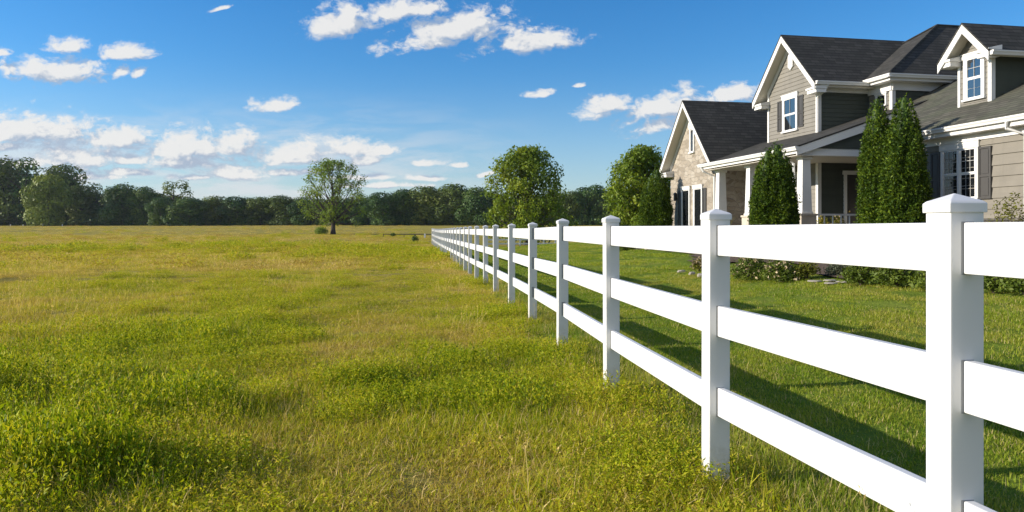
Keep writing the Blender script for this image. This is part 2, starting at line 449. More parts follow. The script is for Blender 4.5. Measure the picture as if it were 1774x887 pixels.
# patch library: 0-2 fine meadow, 3 dry tangle, 4 lush tall, 5 leafy weeds
PM = [patch_obj('meadow_tuft', [blades(470, .32, .04, .14, .0050, .9, 1.8, .15, s, seg=3, flop=.9), blades(9, .3, .10, .22, .0034, .35, .9, .7, 60+s)], MEADOW) for s in (1, 2, 3)]
PM.append(patch_obj('dry_tuft', [blades(230, .30, .05, .16, .0036, .8, 1.3, .75, 4, flop=.6), blades(120, .3, .03, .09, .005, .6, .8, .2, 5)], MEADOW))
PM.append(patch_obj('lush_tuft', [blades(470, .34, .05, .19, .0070, .75, 1.9, .06, 6, flop=.9, hfall=.6), blades(8, .3, .12, .24, .0034, .35, .9, .7, 66)], MEADOW))
PM.append(patch_obj('weed_tuft', [weed(900, .36, .17, .022, 7), blades(300, .36, .05, .16, .0055, .8, 1.8, .08, 8, flop=.9)], MEADOW))
def seed_heads(n, seed):
    r = np.random.default_rng(seed); st = []; hd = []; D = []
    a = r.random(n)*6.283; rr = .32*np.sqrt(r.random(n)); H = .20+.20*r.random(n); ln = r.normal(0, .16, (n, 2))
    base = np.stack([rr*np.cos(a), rr*np.sin(a), 0*a], -1); top = base+np.stack([ln[:, 0]*H*1.5, ln[:, 1]*H*1.5, H], -1)
    w_ = np.stack([-np.sin(a), np.cos(a), 0*a], -1)*.0016
    mid = (base+top)/2+np.stack([-ln[:, 0]*H*.3, -ln[:, 1]*H*.3, 0*H], -1)
    V = np.stack([base-w_, base+w_, mid-w_, mid+w_, top-w_, top+w_], 1).reshape(-1, 3); b = np.arange(n)*6
    q = np.concatenate([np.stack([b, b+1, b+3, b+2], -1), np.stack([b+2, b+3, b+5, b+4], -1)])
    T = np.repeat(np.stack([r.random(n), 0*a, 1+0*a], -1), 6, 0)
    P = np.repeat(top, 7, 0)+r.normal(0, .006, (7*n, 3))*np.array([1, 1, 3]); L = leaf_quads(P, np.tile([[0, 0, 1.]], (7*n, 1)), .022, .3, r, .5)
    L[3][:, 2] = 1
    return merge((V, q, None, T), L)
PM.append(patch_obj('seed_head_tuft', [seed_heads(9, 91), blades(170, .3, .05, .18, .0048, .6, 1.3, .3, 92, flop=.6)], MEADOW))
PF = [patch_obj('far_tuft', [blades(170, .75, .06, .24, .016, .6, .9, dd, 20+i, seg=2)], MEADOW) for i, dd in enumerate((.12, .3, .5))]
PF.append(patch_obj('far_weed', [weed(190, .7, .42, .085, 26), blades(70, .7, .1, .3, .014, .5, .8, .05, 27, seg=2)], MEADOW))
PL = [patch_obj('turf_tuft', [blades(480, .30, .018, .055, .0052, .8, 1.1, .10, 30+i, hfall=.1, seg=2, flop=.3)], LAWN) for i in range(3)]
PL.append(patch_obj('turf_rough', [blades(330, .30, .03, .10, .0042, .8, 1.2, .28, 35, hfall=.2, flop=.4)], LAWN))
PLF = [patch_obj('far_turf', [blades(420, .62, .025, .07, .010, .7, .9, .1, 40+i, hfall=.1, seg=2)], LAWN) for i in range(2)]

def sample_region(n, y0, y1, left=True, p=1.0, dmin=-999, dmax=999, edge=.76, pad=2.4):
    """random points in the wedge the lens can plausibly see, uniform by area"""
    out = []
    got = 0
    while got < n:
        m = n*3
        y = y0+(y1-y0)*RNG.random(m); x = (RNG.random(m)*2-1)*(edge*y1+pad)
        ok = (np.abs(x) < edge*y+pad)
        d = fence_d(x, y); ok &= (d > dmin) & (d < dmax)
        out.append(np.stack([x[ok], y[ok]], -1)); got += ok.sum()
    return np.concatenate(out)[:n]
def area(y0, y1, dmin, dmax, edge=.76, pad=2.4):
    m = 40000; r = np.random.default_rng(5)
    y = r.random(m)*(y1-y0)+y0; x = (r.random(m)*2-1)*(edge*y1+pad); d = fence_d(x, y)
    return ((np.abs(x) < edge*y+pad) & (d > dmin) & (d < dmax)).mean()*(y1-y0)*2*(edge*y1+pad)

def lushness(x, y):
    d = fence_d(x, y)
    a = fbm(x*.55+3, y*.40+9, 4); b = fbm(x*.12+40, y*.10, 3); c = fbm(x*1.6, y*1.3+30, 3)
    base = np.interp(y, [3, 8, 13, 20, 30, 60, 110, 200], [.93, .84, .62, .46, .45, .38, .26, .14])
    near = np.exp(-((d+2.6)/1.6)**2)*.10
    v = base+(a-.5)*1.0+(b-.5)*1.0+(c-.5)*.7+near
    # the lush weedy ridge left of the path and the dry strip beside it
    v = v+.55*np.exp(-(((x+4.6)/1.7)**2+((y-9.3)/1.1)**2))+.35*np.exp(-(((x+3.6)/1.2)**2+((y-5.0)/.9)**2))
    for cx_, cy_, rx_, ry_, k_ in ((-4.0, 6.3, 1.1, .5, .45), (-2.5, 4.2, .8, .4, .5), (-2.5, 5.6, .5, .3, .5), (-2.4, 9.2, 1.0, .5, .35), (-.2, 7.4, .6, .35, .35), (.15, 10.2, .7, .4, .35), (-1.1, 4.9, .4, .25, .3), (.75, 4.6, .5, .5, .35)):
        v = v+k_*np.exp(-(((x-cx_)/rx_)**2+((y-cy_)/ry_)**2))
    strip = np.exp(-((d+2.3)/1.1)**4)*sstep(7, 12, y)
    v = v*(1-.75*strip)+.66*.75*strip+(c-.5)*.15*strip
    gold = sstep(-3.4, -4.4, d)*sstep(9, 13, y)*sstep(75, 40, y)
    v = v*(1-.35*gold)+.42*.35*gold
    v = v-.45*np.exp(-(((x+1.9)/.7)**2+((y-8.5)/3)**2))-.35*np.exp(-(((x+.3)/.8)**2+((y-4.3)/.5)**2))
    return np.clip(v, 0, 1)
def heightf(x, y):
    d = fence_d(x, y)
    h = .62+.95*np.clip(fbm(x*1.1+70, y*.9+11, 3)-.36, 0, 1)
    path = np.exp(-((d+2.3)/1.1)**4)*sstep(6, 11, y)
    h = h*(1-.35*path)*(1+.22*sstep(-3.4, -4.2, d))
    for cx_, cy_, rx_, ry_, k_ in ((-4.0, 6.3, 1.1, .5, .7), (-2.5, 4.2, .8, .4, .7), (-2.5, 5.6, .5, .3, .7), (-4.7, 9.9, 1.6, .8, .8), (-2.4, 9.2, 1.0, .5, .5), (-.2, 7.4, .6, .35, .5)):
        h = h*(1+.75*k_*np.exp(-(((x-cx_)/rx_)**2+((y-cy_)/ry_)**2)))
    h = h*np.interp(d, [-.8, -.15, 0], [1, 1.05, 1.1])
    return h
def meadow(y0, y1, per, far=False):
    n = int(area(y0, y1, -999, .12)*per)
    p = sample_region(n, y0, y1, dmin=-999, dmax=.12)
    x, y = p[:, 0], p[:, 1]
    keep = y < tree_line_y(x)-1; x, y = x[keep], y[keep]; n = len(x)
    lu = lushness(x, y); h = heightf(x, y); u = RNG.random(n)
    if far:
        pk = np.where(lu > .62, 3, np.where(lu > .42, 0, np.where(u < .5, 1, 2)))
        pk = np.where(u > .9, 3, pk)
        s = .8+.5*RNG.random(n)
        scl = np.stack([s, s, s*h*(.8+.3*(lu > .62))], -1)
    else:
        u2 = RNG.random(n); fine = (u2*50).astype(int) % 3
        pk = np.where(u < np.clip((lu-.55)*1.3, 0, .6), np.where(u2 < .5, 5, 4), np.where(u > .72+.5*lu, 3, fine))
        pk = np.where((lu > .4) & (u > .86) & (u2 < .5), 4, pk)
        pk = np.where((lu < .62) & (RNG.random(n) < .035), 6, pk)
        s = .85+.4*RNG.random(n)
        scl = np.stack([s, s, s*h*(1+.30*np.clip((lu-.6)*3, 0, 1))], -1)
    return np.stack([x, y, ground(x, y)], -1), RNG.random(n)*6.283, scl, pk, np.clip(lu+RNG.normal(0, .07, n), 0, 1)
A = [meadow(2.2, 6.5, 32), meadow(6.5, 12, 21), meadow(12, 20, 13), meadow(20, 34, 8)]
ex = []
for (x_, y_) in [(1.43, 2.42), (1.13, 4.14), (.86, 6.4), (.6, 8.8), (.32, 11.35), (0, 13.9), (-.34, 16.45)]:
    for k in range(9):
        a_ = RNG.random()*6.283; r_ = .14+.16*RNG.random(); ex.append((x_+r_*math.cos(a_), y_+r_*math.sin(a_)))
ex = np.array(ex); n_ = len(ex); sc_ = .45+.25*RNG.random(n_)
A.append((np.stack([ex[:, 0], ex[:, 1], ground(ex[:, 0], ex[:, 1])], -1), RNG.random(n_)*6.283, np.stack([sc_, sc_, sc_*1.35], -1), np.where(RNG.random(n_) < .5, 3, np.where(RNG.random(n_) < .85, 4, 6)), .35+.4*RNG.random(n_)))
A = [np.concatenate(k) for k in zip(*A)]
tag(scatter('meadow_grass', *A[:3], A[3], A[4], PM, MEADOW), 'rough yellow green meadow grass and weeds left of the white fence', 'grass', kind='stuff')
B = [meadow(26, 60, 3.2, True), meadow(60, 120, .9, True), meadow(120, 230, .16, True)]
B = [np.concatenate(k) for k in zip(*B)]
tag(scatter('pasture_grass', *B[:3], B[3], B[4], PF, MEADOW), 'dry tan pasture grass stretching back to the wood', 'grass', kind='stuff')

# ------------------------------------------------------------------ house frame (used by lawn too)
HO = (9.34, 24.0); HR = math.atan2(.187, .982); HZ = gz(9.34, 24)+.02
def hw(v, t): return HO[0]+v*math.cos(HR)-t*math.sin(HR), HO[1]+v*math.sin(HR)+t*math.cos(HR)
def hloc(x, y):
    dx, dy = np.asarray(x)-HO[0], np.asarray(y)-HO[1]
    return dx*math.cos(HR)+dy*math.sin(HR), -dx*math.sin(HR)+dy*math.cos(HR)
def bed_mask(x, y):
    """distance-like: >0 inside the planting bed in front of the house"""
    v, t = hloc(x, y)
    edge = -3.6+.5*np.sin(t*.9+.5)+np.where(t < -1.5, -.2, 0)+np.interp(t, [-8, -2, 1, 4, 6, 12], [-1.0, -.6, -.6, .8, 2.4, 2.6])
    return np.minimum(v-edge, 12.5-t)
def lawn(y0, y1, per, far=False):
    n = int(area(y0, y1, .12, 16)*per)
    p = sample_region(n, y0, y1, dmin=.12, dmax=16); x, y = p[:, 0], p[:, 1]
    k = bed_mask(x, y) < 0; x, y = x[k], y[k]; n = len(x)
    d = fence_d(x, y); u = RNG.random(n)
    lu = np.clip(.62+(fbm(x*.5, y*.35+5, 4)-.5)*1.4+(fbm(x*2.2, y*2.2+8, 2)-.5)*.9, 0, 1)
    s = .85+.4*RNG.random(n)
    h = 1+.9*np.exp(-((d-.2)/.5)**2)
    if far: pk = (u*20).astype(int) % 2
    else: pk = np.where((d < .9) & (u < .6) | (u < .10), 3, (u*50).astype(int) % 3)
    return np.stack([x, y, ground(x, y)], -1), RNG.random(n)*6.283, np.stack([s, s, s*h], -1), pk, lu
Cc = [lawn(1.6, 10, 20), lawn(10, 20, 11)]
Cc = [np.concatenate(k) for k in zip(*Cc)]
tag(scatter('lawn_grass', *Cc[:3], Cc[3], Cc[4], PL, LAWN), 'short mown green lawn between the white fence and the house beds', 'lawn', kind='stuff')
Dd = lawn(19, 60, 2.6, True)
tag(scatter('far_lawn_grass', *Dd[:3], Dd[3], Dd[4], PLF, LAWN), 'mown lawn running back beyond the stone gable', 'lawn', kind='stuff')

# planting bed sheet (4 mm and more above the turf)
bx = np.arange(4, 26, .25); by = np.arange(9, 38, .25)
BX, BY = np.meshgrid(bx, by); bi = np.arange(BX.size).reshape(BX.shape)
inside = bed_mask(BX, BY) > 0
qs = np.stack([bi[:-1, :-1], bi[:-1, 1:], bi[1:, 1:], bi[1:, :-1]], -1)
ok = inside[:-1, :-1] & inside[:-1, 1:] & inside[1:, 1:] & inside[1:, :-1]
used, inv = np.unique(qs[ok], return_inverse=True)
BZ = ground(BX, BY)+.03+.03*fbm(BX*3, BY*3, 3)
bed = link(np_mesh('garden_bed', np.stack([BX, BY, BZ], -1).reshape(-1, 3)[used], inv.reshape(-1, 4), MULCH, smooth=True), 'garden_bed')
tag(bed, 'brown mulch planting bed in front of the house', 'bed', kind='structure')

# ------------------------------------------------------------------ white fence
FANG = math.atan2(-FS, 1.0)     # rotation about z: local +y runs along the fence
PW = .117
def fpt(Y, off=0.):             # a point on the fence's field face at depth Y, pushed OFF metres towards the lawn
    return Vector((FX0+FS*Y+off/FN, Y+off*(-FS)/FN, 0))
post_XY = [(1.73, .36), (1.388, 2.375), (1.073, 4.08), (.80, 6.35), (.54, 8.75), (.26, 11.3), (-.06, 13.85), (-.40, 16.4), (-.71, 18.7), (-1.04, 21), (-1.36, 23.3), (-1.65, 25.6), (-1.95, 27.9)]
post_XY += [(-1.95-.131*2.3*k, 27.9+2.3*k) for k in range(1, 20)]
fence = empty('rail_fence', (1.376, 2.36, 0), FANG)
tag(fence, 'long white three rail vinyl fence with capped posts receding into the distance', 'fence')
FINV = Matrix.Rotation(-FANG, 4, 'Z') @ Matrix.Translation(-fence.location)
hw2 = PW/2
pm = MB().box(-hw2, hw2, -hw2, hw2, -.35, 1.44)
post_me = pm.mesh('post', VINYL, .005)
cp = MB(); a = hw2+.007
cp.add([(-a,-a,1.434),(a,-a,1.434),(a,a,1.434),(-a,a,1.434),(-a,-a,1.464),(a,-a,1.464),(a,a,1.464),(-a,a,1.464),
        (-a+.008,-a+.008,1.472),(a-.008,-a+.008,1.472),(a-.008,a-.008,1.472),(-a+.008,a-.008,1.472),(0,0,1.498)],
       [(3,2,1,0),(0,1,5,4),(1,2,6,5),(2,3,7,6),(3,0,4,7),(4,5,9,8),(5,6,10,9),(6,7,11,10),(7,4,8,11),(8,9,12),(9,10,12),(10,11,12),(11,8,12)])
cap_me = cp.mesh('post_cap', VINYL, .003)
posts = []
p0 = link(post_me, 'post', fence); c0 = link(cap_me, 'post_cap', p0)
for i, (X, Y) in enumerate(post_XY):
    if i == 0: o = p0
    else:
        o = p0.copy(); COL.objects.link(o); c = c0.copy(); COL.objects.link(c); c.parent = o; o.parent = fence
    w = Vector((X+PW/2*(1+FS), Y+PW/2*(1-FS), 0)); w.z = gz(w.x, w.y) if Y > 9 else (.007 if i <= 1 else 0.)
    if i > 1: o.rotation_euler = (random.gauss(0, .0035), random.gauss(0, .004), random.gauss(0, .012))
    o.location = FINV @ w; posts.append(o.location.copy())
RZ = [(.364, .518), (.798, .963), (1.238, 1.402)]
SLOT_SHADE = simple_mat('rail_slot_shade_rim', (.30, .305, .31), .8)  # grey rim paints the contact shade where rails enter the post slots
for o in list(fence.children)[1:6]:
    for z0, z1 in RZ: MB().box(-hw2+.0375, -hw2+.0805, -hw2-.0010, -hw2+.004, z0-.0025, z1+.0025).build('rail_slot_shade', SLOT_SHADE, o)
RT0, RT1 = -hw2+.040, -hw2+.078      # rail thickness range across the post
def rail_me(L, z0, z1):
    h = (z1-z0)
    return MB().box(RT0, RT1, 0, L, 0, h).mesh('rail', VINYLR, .006)
def place_rail(o, i, z0):
    a, b2 = posts[i], posts[i+1]
    ya, yb = a.y+hw2-.004, b2.y-hw2+.004
    o.location = (a.x, ya, a.z+z0); o.rotation_euler = (math.atan2(b2.z-a.z, b2.y-a.y), 0, math.atan2(-(b2.x-a.x), b2.y-a.y))
for z0, z1 in RZ:
    first = None
    for i in range(len(posts)-1):
        L = posts[i+1].y-posts[i].y-PW+.008
        if i < 2: o = link(rail_me(L, z0, z1), 'rail', fence)
        elif first is None: o = first = link(rail_me(L, z0, z1), 'rail', fence)
        else: o = first.copy(); COL.objects.link(o); o.parent = fence
        place_rail(o, i, z0)

# ------------------------------------------------------------------ house
house = empty('house', (HO[0], HO[1], HZ), HR)
tag(house, 'two storey grey siding house with stone gable, dark shingle roofs and white columned porch', 'house')
def part(mb, name, mat, bevel=0, parent=None): return mb.build(name, mat, parent or house, bevel)

def siding_v(mb, v0, t0f, t1f, z0, z1, pitch, out=.02):
    """lap boards on a wall facing -v (local x); t extents are functions of z"""
    z = z0
    while z < z1-1e-4:
        zt = min(z+pitch, z1)
        a0, a1, b0, b1 = t0f(z), t1f(z), t0f(zt), t1f(zt)
        if a1-a0 > .01:
            if b1 < b0: b0 = b1 = (a0+a1)/2
            mb.add([(v0-out,a0,z),(v0-out,a1,z),(v0,b1,zt),(v0,b0,zt),(v0,a0,z),(v0,a1,z)], [(0,3,2,1),(0,1,5,4)])
        z = zt
def siding_t(mb, t0, v0f, v1f, z0, z1, pitch, out=.02):
    """lap boards on a wall facing -t (local -y, towards the camera)"""
    z = z0
    while z < z1-1e-4:
        zt = min(z+pitch, z1)
        a0, a1, b0, b1 = v0f(z), v1f(z), v0f(zt), v1f(zt)
        if a1-a0 > .01:
            if b1 < b0: b0 = b1 = (a0+a1)/2
            mb.add([(a0,t0-out,z),(a1,t0-out,z),(b1,t0,zt),(b0,t0,zt),(a0,t0,z),(a1,t0,z)], [(0,1,2,3),(0,4,5,1)])
        z = zt
K = lambda c: (lambda z: c)

def slab(name, pts, th, sh, trim_in=.0, trim_th=.17):
    """a roof plane: shingle sheet on top, white boxed eave and soffit beneath"""
    part(MB().prism(pts, (0, 0, -th)), name, sh)
    c = Vector((sum(p[0] for p in pts)/len(pts), sum(p[1] for p in pts)/len(pts), sum(p[2] for p in pts)/len(pts)))
    low = [Vector(p)+(c-Vector(p)).normalized()*.03+Vector((0, 0, -th-.003)) for p in pts]
    return part(MB().prism(low, (0, 0, -trim_th)), 'eave_trim', TRIM)

def gutter_t(v, t0, t1, z, parent=None):       # runs along t, hangs on a fascia facing -v
    sec = [(v, z), (v-.13, z), (v-.13, z-.035), (v-.105, z-.07), (v-.09, z-.12), (v, z-.12)]
    mb = MB().prism([(a, t0, b) for a, b in sec], (0, t1-t0, 0))
    return part(mb, 'gutter', TRIM, .006)
def gutter_v(t, v0, v1, z):
    sec = [(t, z), (t-.13, z), (t-.13, z-.035), (t-.105, z-.07), (t-.09, z-.12), (t, z-.12)]
    return part(MB().prism([(v0, a, b) for a, b in sec], (v1-v0, 0, 0)), 'gutter', TRIM, .006)

def window_v(v0, t0, t1, z0, z1, cols=2, rows=2, units=1, casing=.09, head=.12, sashes=2, name='window', glass=None):
    """window on a wall facing -v; t0..t1, z0..z1 is the outside of the casing"""
    f = MB(); o = v0-.055
    f.box(o, v0+.02, t0, t0+casing, z0, z1-head); f.box(o, v0+.02, t1-casing, t1, z0, z1-head)
    f.box(o-.012, v0+.02, t0-.035, t1+.035, z1-head+.002, z1); f.box(o-.04, v0+.02, t0-.03, t1+.03, z0-.06, z0-.001)
    f.box(o-.03, v0+.02, t0-.06, t1+.06, z1+.001, z1+.035)
    g0, g1 = t0+casing, t1-casing
    w = (g1-g0-(units-1)*casing*.9)/units
    for u in range(1, units):
        m0 = g0+u*w+(u-1)*casing*.9; f.box(o+.003, v0+.02, m0, m0+casing*.9, z0, z1-head-.001)
    fr = part(f, name, TRIM, .004)
    s = MB(); gl = MB(); mu = MB()
    for u in range(units):
        a = g0+u*(w+casing*.9); b2 = a+w
        h = (z1-head-z0)/sashes
        for k in range(sashes):
            za, zb = z0+k*h, z0+(k+1)*h
            off = .012*k
            vo, vi = v0-.035-off, v0-.012-off
            e = .035
            s.box(vo, vi, a+.001, a+e, za+.001, zb-.001); s.box(vo, vi, b2-e, b2-.001, za+.001, zb-.001)
            s.box(vo, vi, a+e, b2-e, za+.001, za+e); s.box(vo, vi, a+e, b2-e, zb-e, zb-.001)
            for c in range(1, cols):
                tc = a+e+(b2-a-2*e)*c/cols; mu.box(vo+.006, vi-.006, tc-.007, tc+.007, za+e, zb-e)
            for r_ in range(1, rows):
                zc = za+e+(zb-za-2*e)*r_/rows; mu.box(vo+.007, vi-.005, a+e, b2-e, zc-.007, zc+.007)
        gl.box(v0-.028, v0-.006, a, b2, z0, z1-head-.001)
    s.build('sash', TRIM, fr); gl.build('pane', glass or GLASS, fr)
    if mu.v: mu.build('muntin', MUNT, fr)
    return fr
def shutter_v(v0, t0, t1, z0, z1):
    m = MB(); e = .05
    m.box(v0-.045, v0+.01, t0, t0+e, z0, z1); m.box(v0-.045, v0+.01, t1-e, t1, z0, z1)
    zm = z0+(z1-z0)*.42
    for za, zb in ((z0, z0+e), (zm, zm+e), (z1-e, z1)): m.box(v0-.043, v0+.01, t0+e, t1-e, za, zb)
    for za, zb in ((z0+e, zm), (zm+e, z1-e)):
        m.box(v0-.022, v0+.008, t0+e, t1-e, za, zb)
        m.box(v0-.034, v0-.021, t0+e+.03, t1-e-.03, za+.035, zb-.035)
    return part(m, 'shutter', SHUT, .003)
def downspout(pts):
    return part(MB().tube(pts, .042, 6), 'downspout', TRIM)
def cornice_return(v0, ta, tb, z):
    m = MB().box(v0-.36, v0+.02, ta, tb, z, z+.13).box(v0-.40, v0+.02, ta-.03, tb+.03, z+.131, z+.20)
    m.prism([(v0-.40, ta-.03, z+.201), (v0+.02, ta-.03, z+.201), (v0+.02, ta-.03, z+.30)], (0, tb-ta+.06, 0))
    return part(m, 'cornice_return', TRIM, .006)

# --- stone wing A: gable facing the field
At0, At1, Atm, Aap, As = 6.1, 10.8, 8.46, 6.05, 1.07
Vb = 7.0
wallA = MB()
zz = lambda t: Aap-As*abs(t-Atm)-.06
poly = [(0, At0, -.6), (0, At1, -.6), (0, At1, zz(At1)), (0, Atm, zz(Atm)), (0, At0, zz(At0))]
wallA.prism(poly, (Vb, 0, 0))
part(wallA, 'stone_wall', STONE)
def gable_roof(tm, tl, tr, zap, s, va, vb, sh=SH_X):
    for te in (tr, tl):
        ze = zap-s*abs(te-tm)
        pts = [(va, te, ze), (vb, te, ze), (vb, tm, zap), (va, tm, zap)]
        if te > tm: pts = pts[::-1]
        part(MB().prism(pts, (0, 0, -.05)), 'roof', sh)
        sg = 1 if te > tm else -1
        lo = [(va+.025, te-sg*.03, ze-.053+.03*s), (vb, te-sg*.03, ze-.053+.03*s), (vb, tm, zap-.053), (va+.025, tm, zap-.053)]
        part(MB().prism(lo, (0, 0, -.15)), 'roof_soffit', SOFFIT)
        # white rake board on the gable edge
        rb = [(va+.012, te-sg*.012, ze-.054), (va+.012, tm, zap-.054), (va+.012, tm, zap-.054-.24), (va+.012, te-sg*.012, ze-.054-.24)]
        part(MB().prism(rb, (.03, 0, 0)), 'rake_board', TRIM)
        # second, inner board where soffit meets the wall
    return
gable_roof(Atm, 11.12, 5.80, Aap+.17, As, -.46, Vb)
rbA = MB()
for te in (At0, At1):
    zf = lambda t: Aap-.02-As*abs(t-Atm)
    sg = 1 if te > Atm else -1
    rbA.prism([(-.03, te, zf(te)), (-.03, Atm, zf(Atm)), (-.03, Atm, zf(Atm)-.26), (-.03, te, zf(te)-.26)], (.028, 0, 0))
part(rbA, 'frieze_board', TRIM)
cornice_return(0, 10.45, 11.05, 3.05)
part(MB().prism([(-.06, Atm-.35, 5.12), (-.06, Atm+.35, 5.12), (-.06, Atm+.28, 5.26), (-.06, Atm, 5.52), (-.06, Atm-.28, 5.26)], (.07, 0, 0)), 'gable_crown', TRIM, .006)
for tc in (9.07, 7.84):
    window_v(0, tc-.44, tc+.44, .35, 2.52, cols=1, rows=1, sashes=1)
window_v(0, Atm-.27, Atm+.19, 4.0, 5.06, cols=1, rows=2, sashes=1, casing=.08, head=.08)
shutter_v(0, 9.54, 9.86, .35, 2.40); shutter_v(0, 7.04, 7.36, .35, 2.40)
gutter_v(5.80+.02, .2, 1.2, Aap+.17-As*abs(5.8-Atm)-.02)
# wall lantern beside the windows
ln = part(MB().box(-.16, -.05, 9.98, 10.10, 1.95, 2.25).frus(-.105, 10.04, 2.252, 2.34, .085, .01).box(-.05, 0.001, 10.02, 10.06, 2.02, 2.10), 'wall_lantern', DOORP, .004)

# --- two storey gable B
Bt0, Bt1, Btm, Bap, Bs, Bv = 2.0, 5.36, 3.68, 7.75, 1.0, 1.8
core = MB().prism([(Bv+.001, Bt0+.001, -.5), (Bv+.001, Bt1-.001, -.5), (Bv+.001, Bt1-.001, Bap-Bs*(Bt1-Btm)), (Bv+.001, Btm, Bap-.02), (Bv+.001, Bt0+.001, Bap-Bs*(Btm-Bt0))], (5.2, 0, 0))
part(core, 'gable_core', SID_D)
m = MB(); siding_v(m, Bv, lambda z: max(Bt0, Btm-(Bap-z)/Bs), lambda z: min(Bt1, Btm+(Bap-z)/Bs), .3, Bap, .15); part(m, 'gable_siding', SID_G)
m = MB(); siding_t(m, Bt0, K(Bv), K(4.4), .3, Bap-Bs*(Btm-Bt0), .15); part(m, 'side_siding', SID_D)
part(MB().box(Bv-.035, Bv+0., Bt1-.11, Bt1, .3, 6.0), 'corner_board', TRIM, .004)
m = MB().box(Bv-.035, Bv+.0, Bt0-.0, Bt0+.11, .3, 6.0).box(Bv-.035, Bv+.10, Bt0-.035, Bt0-.0005, .3, 6.0)
part(m, 'corner_board', TRIM, .004)
gable_roof(Btm, 5.82, 1.54, Bap+.17, Bs, Bv-.45, 7.6)
m = MB()
for te in (Bt0, Bt1):
    zf = lambda t: Bap-.02-Bs*abs(t-Btm)
    m.prism([(Bv-.045, te, zf(te)), (Bv-.045, Btm, zf(Btm)), (Bv-.045, Btm, zf(Btm)-.24), (Bv-.045, te, zf(te)-.24)], (.024, 0, 0))
part(m, 'frieze_board', TRIM)
cornice_return(Bv, 1.56, 2.12, 5.42); cornice_return(Bv, 5.24, 5.80, 5.42)
part(MB().box(Bv-.02, 3.9, Bt0-.06, Bt0-.02, 5.50, 5.86), 'frieze_board', TRIM)
gutter_v(1.56, Bv-.40, 3.6, 5.80)
downspout([(Bv+.05, 1.50, 5.68), (Bv+.02, 1.62, 5.50), (Bv-.07, 1.93, 5.30), (Bv-.07, 1.93, 4.10)])
window_v(Bv, 3.25, 4.26, 4.38, 5.72, cols=2, rows=1, casing=.10, head=.14, glass=GLASS_HI)
shutter_v(Bv, 2.88, 3.21, 4.42, 5.58); shutter_v(Bv, 4.30, 4.62, 4.42, 5.58)
# gable vent
m = MB().box(Bv-.07, Bv-.01, 3.52, 3.84, 6.72, 7.16).prism([(Bv-.07, 3.52, 7.161), (Bv-.07, 3.84, 7.161), (Bv-.07, 3.68, 7.30)], (.06, 0, 0)).prism([(Bv-.07, 3.56, 6.719), (Bv-.07, 3.80, 6.719), (Bv-.07, 3.68, 6.62)], (.06, 0, 0))
for k in range(5): m.box(Bv-.085, Bv-.06, 3.56, 3.80, 6.78+.075*k, 6.81+.075*k)
part(m, 'gable_vent', TRIM, .004)
window_v(Bv, 2.62, 3.42, .9, 2.75, cols=2, rows=2); window_v(Bv, 4.05, 4.85, .9, 2.75, cols=2, rows=2)

# --- hipped block C behind
Cv, Ct = 3.8, .8
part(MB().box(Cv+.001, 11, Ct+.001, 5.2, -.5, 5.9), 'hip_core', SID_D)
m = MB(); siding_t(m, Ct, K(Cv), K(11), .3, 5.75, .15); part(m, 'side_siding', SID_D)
m = MB(); siding_v(m, Cv, K(Ct), K(2.0), .3, 5.75, .15); part(m, 'gable_siding', SID_G)
part(MB().box(Cv-.035, Cv, Ct, Ct+.1, .3, 5.7).box(Cv-.035, Cv+.1, Ct-.035, Ct-.0005, .3, 5.7), 'corner_board', TRIM, .004)
part(MB().box(Cv-.03, 11, Ct-.07, Ct-.036, 5.42, 5.78).box(Cv-.07, Cv-.036, Ct-.03, 2., 5.42, 5.78), 'frieze_board', TRIM, .004)
e0, e1, ev0, ev1, ez, apz = .38, 5.5, 3.38, 11.5, 5.92, 8.36
am = (e0+e1)/2; rv0, rv1 = 7.35, 8.9
for pts, sh in (([(ev0, e0, ez), (ev0, e1, ez), (rv0, am, apz)], SH_Y), ([(ev0, e0, ez), (rv0, am, apz), (rv1, am, apz), (ev1, e0, ez)], SH_X),
                ([(ev0, e1, ez), (ev1, e1, ez), (rv1, am, apz), (rv0, am, apz)], SH_X), ([(ev1, e0, ez), (rv1, am, apz), (ev1, e1, ez)], SH_Y)):
    part(MB().prism(pts, (0, 0, -.06)), 'roof', sh)
part(MB().box(ev0+.03, ev1-.03, e0+.03, e1-.03, ez-.24, ez-.062), 'eave_trim', TRIM)
part(MB().tube([(ev0, e0, ez+.01), (rv0, am, apz+.01)], .05, 5).tube([(rv0, am, apz+.01), (rv1, am, apz+.01)], .05, 5).tube([(ev0, e1, ez+.01), (rv0, am, apz+.01)], .05, 5), 'ridge_cap', SH_X)
gutter_v(e0+.02, ev0-.1, ev1, ez-.03); gutter_t(ev0+.02, e0-.1, 1.75, ez-.03)
window_v(Cv, 1.05, 1.62, 5.0, 5.42, cols=2, rows=2, sashes=1, casing=.06, head=.06)

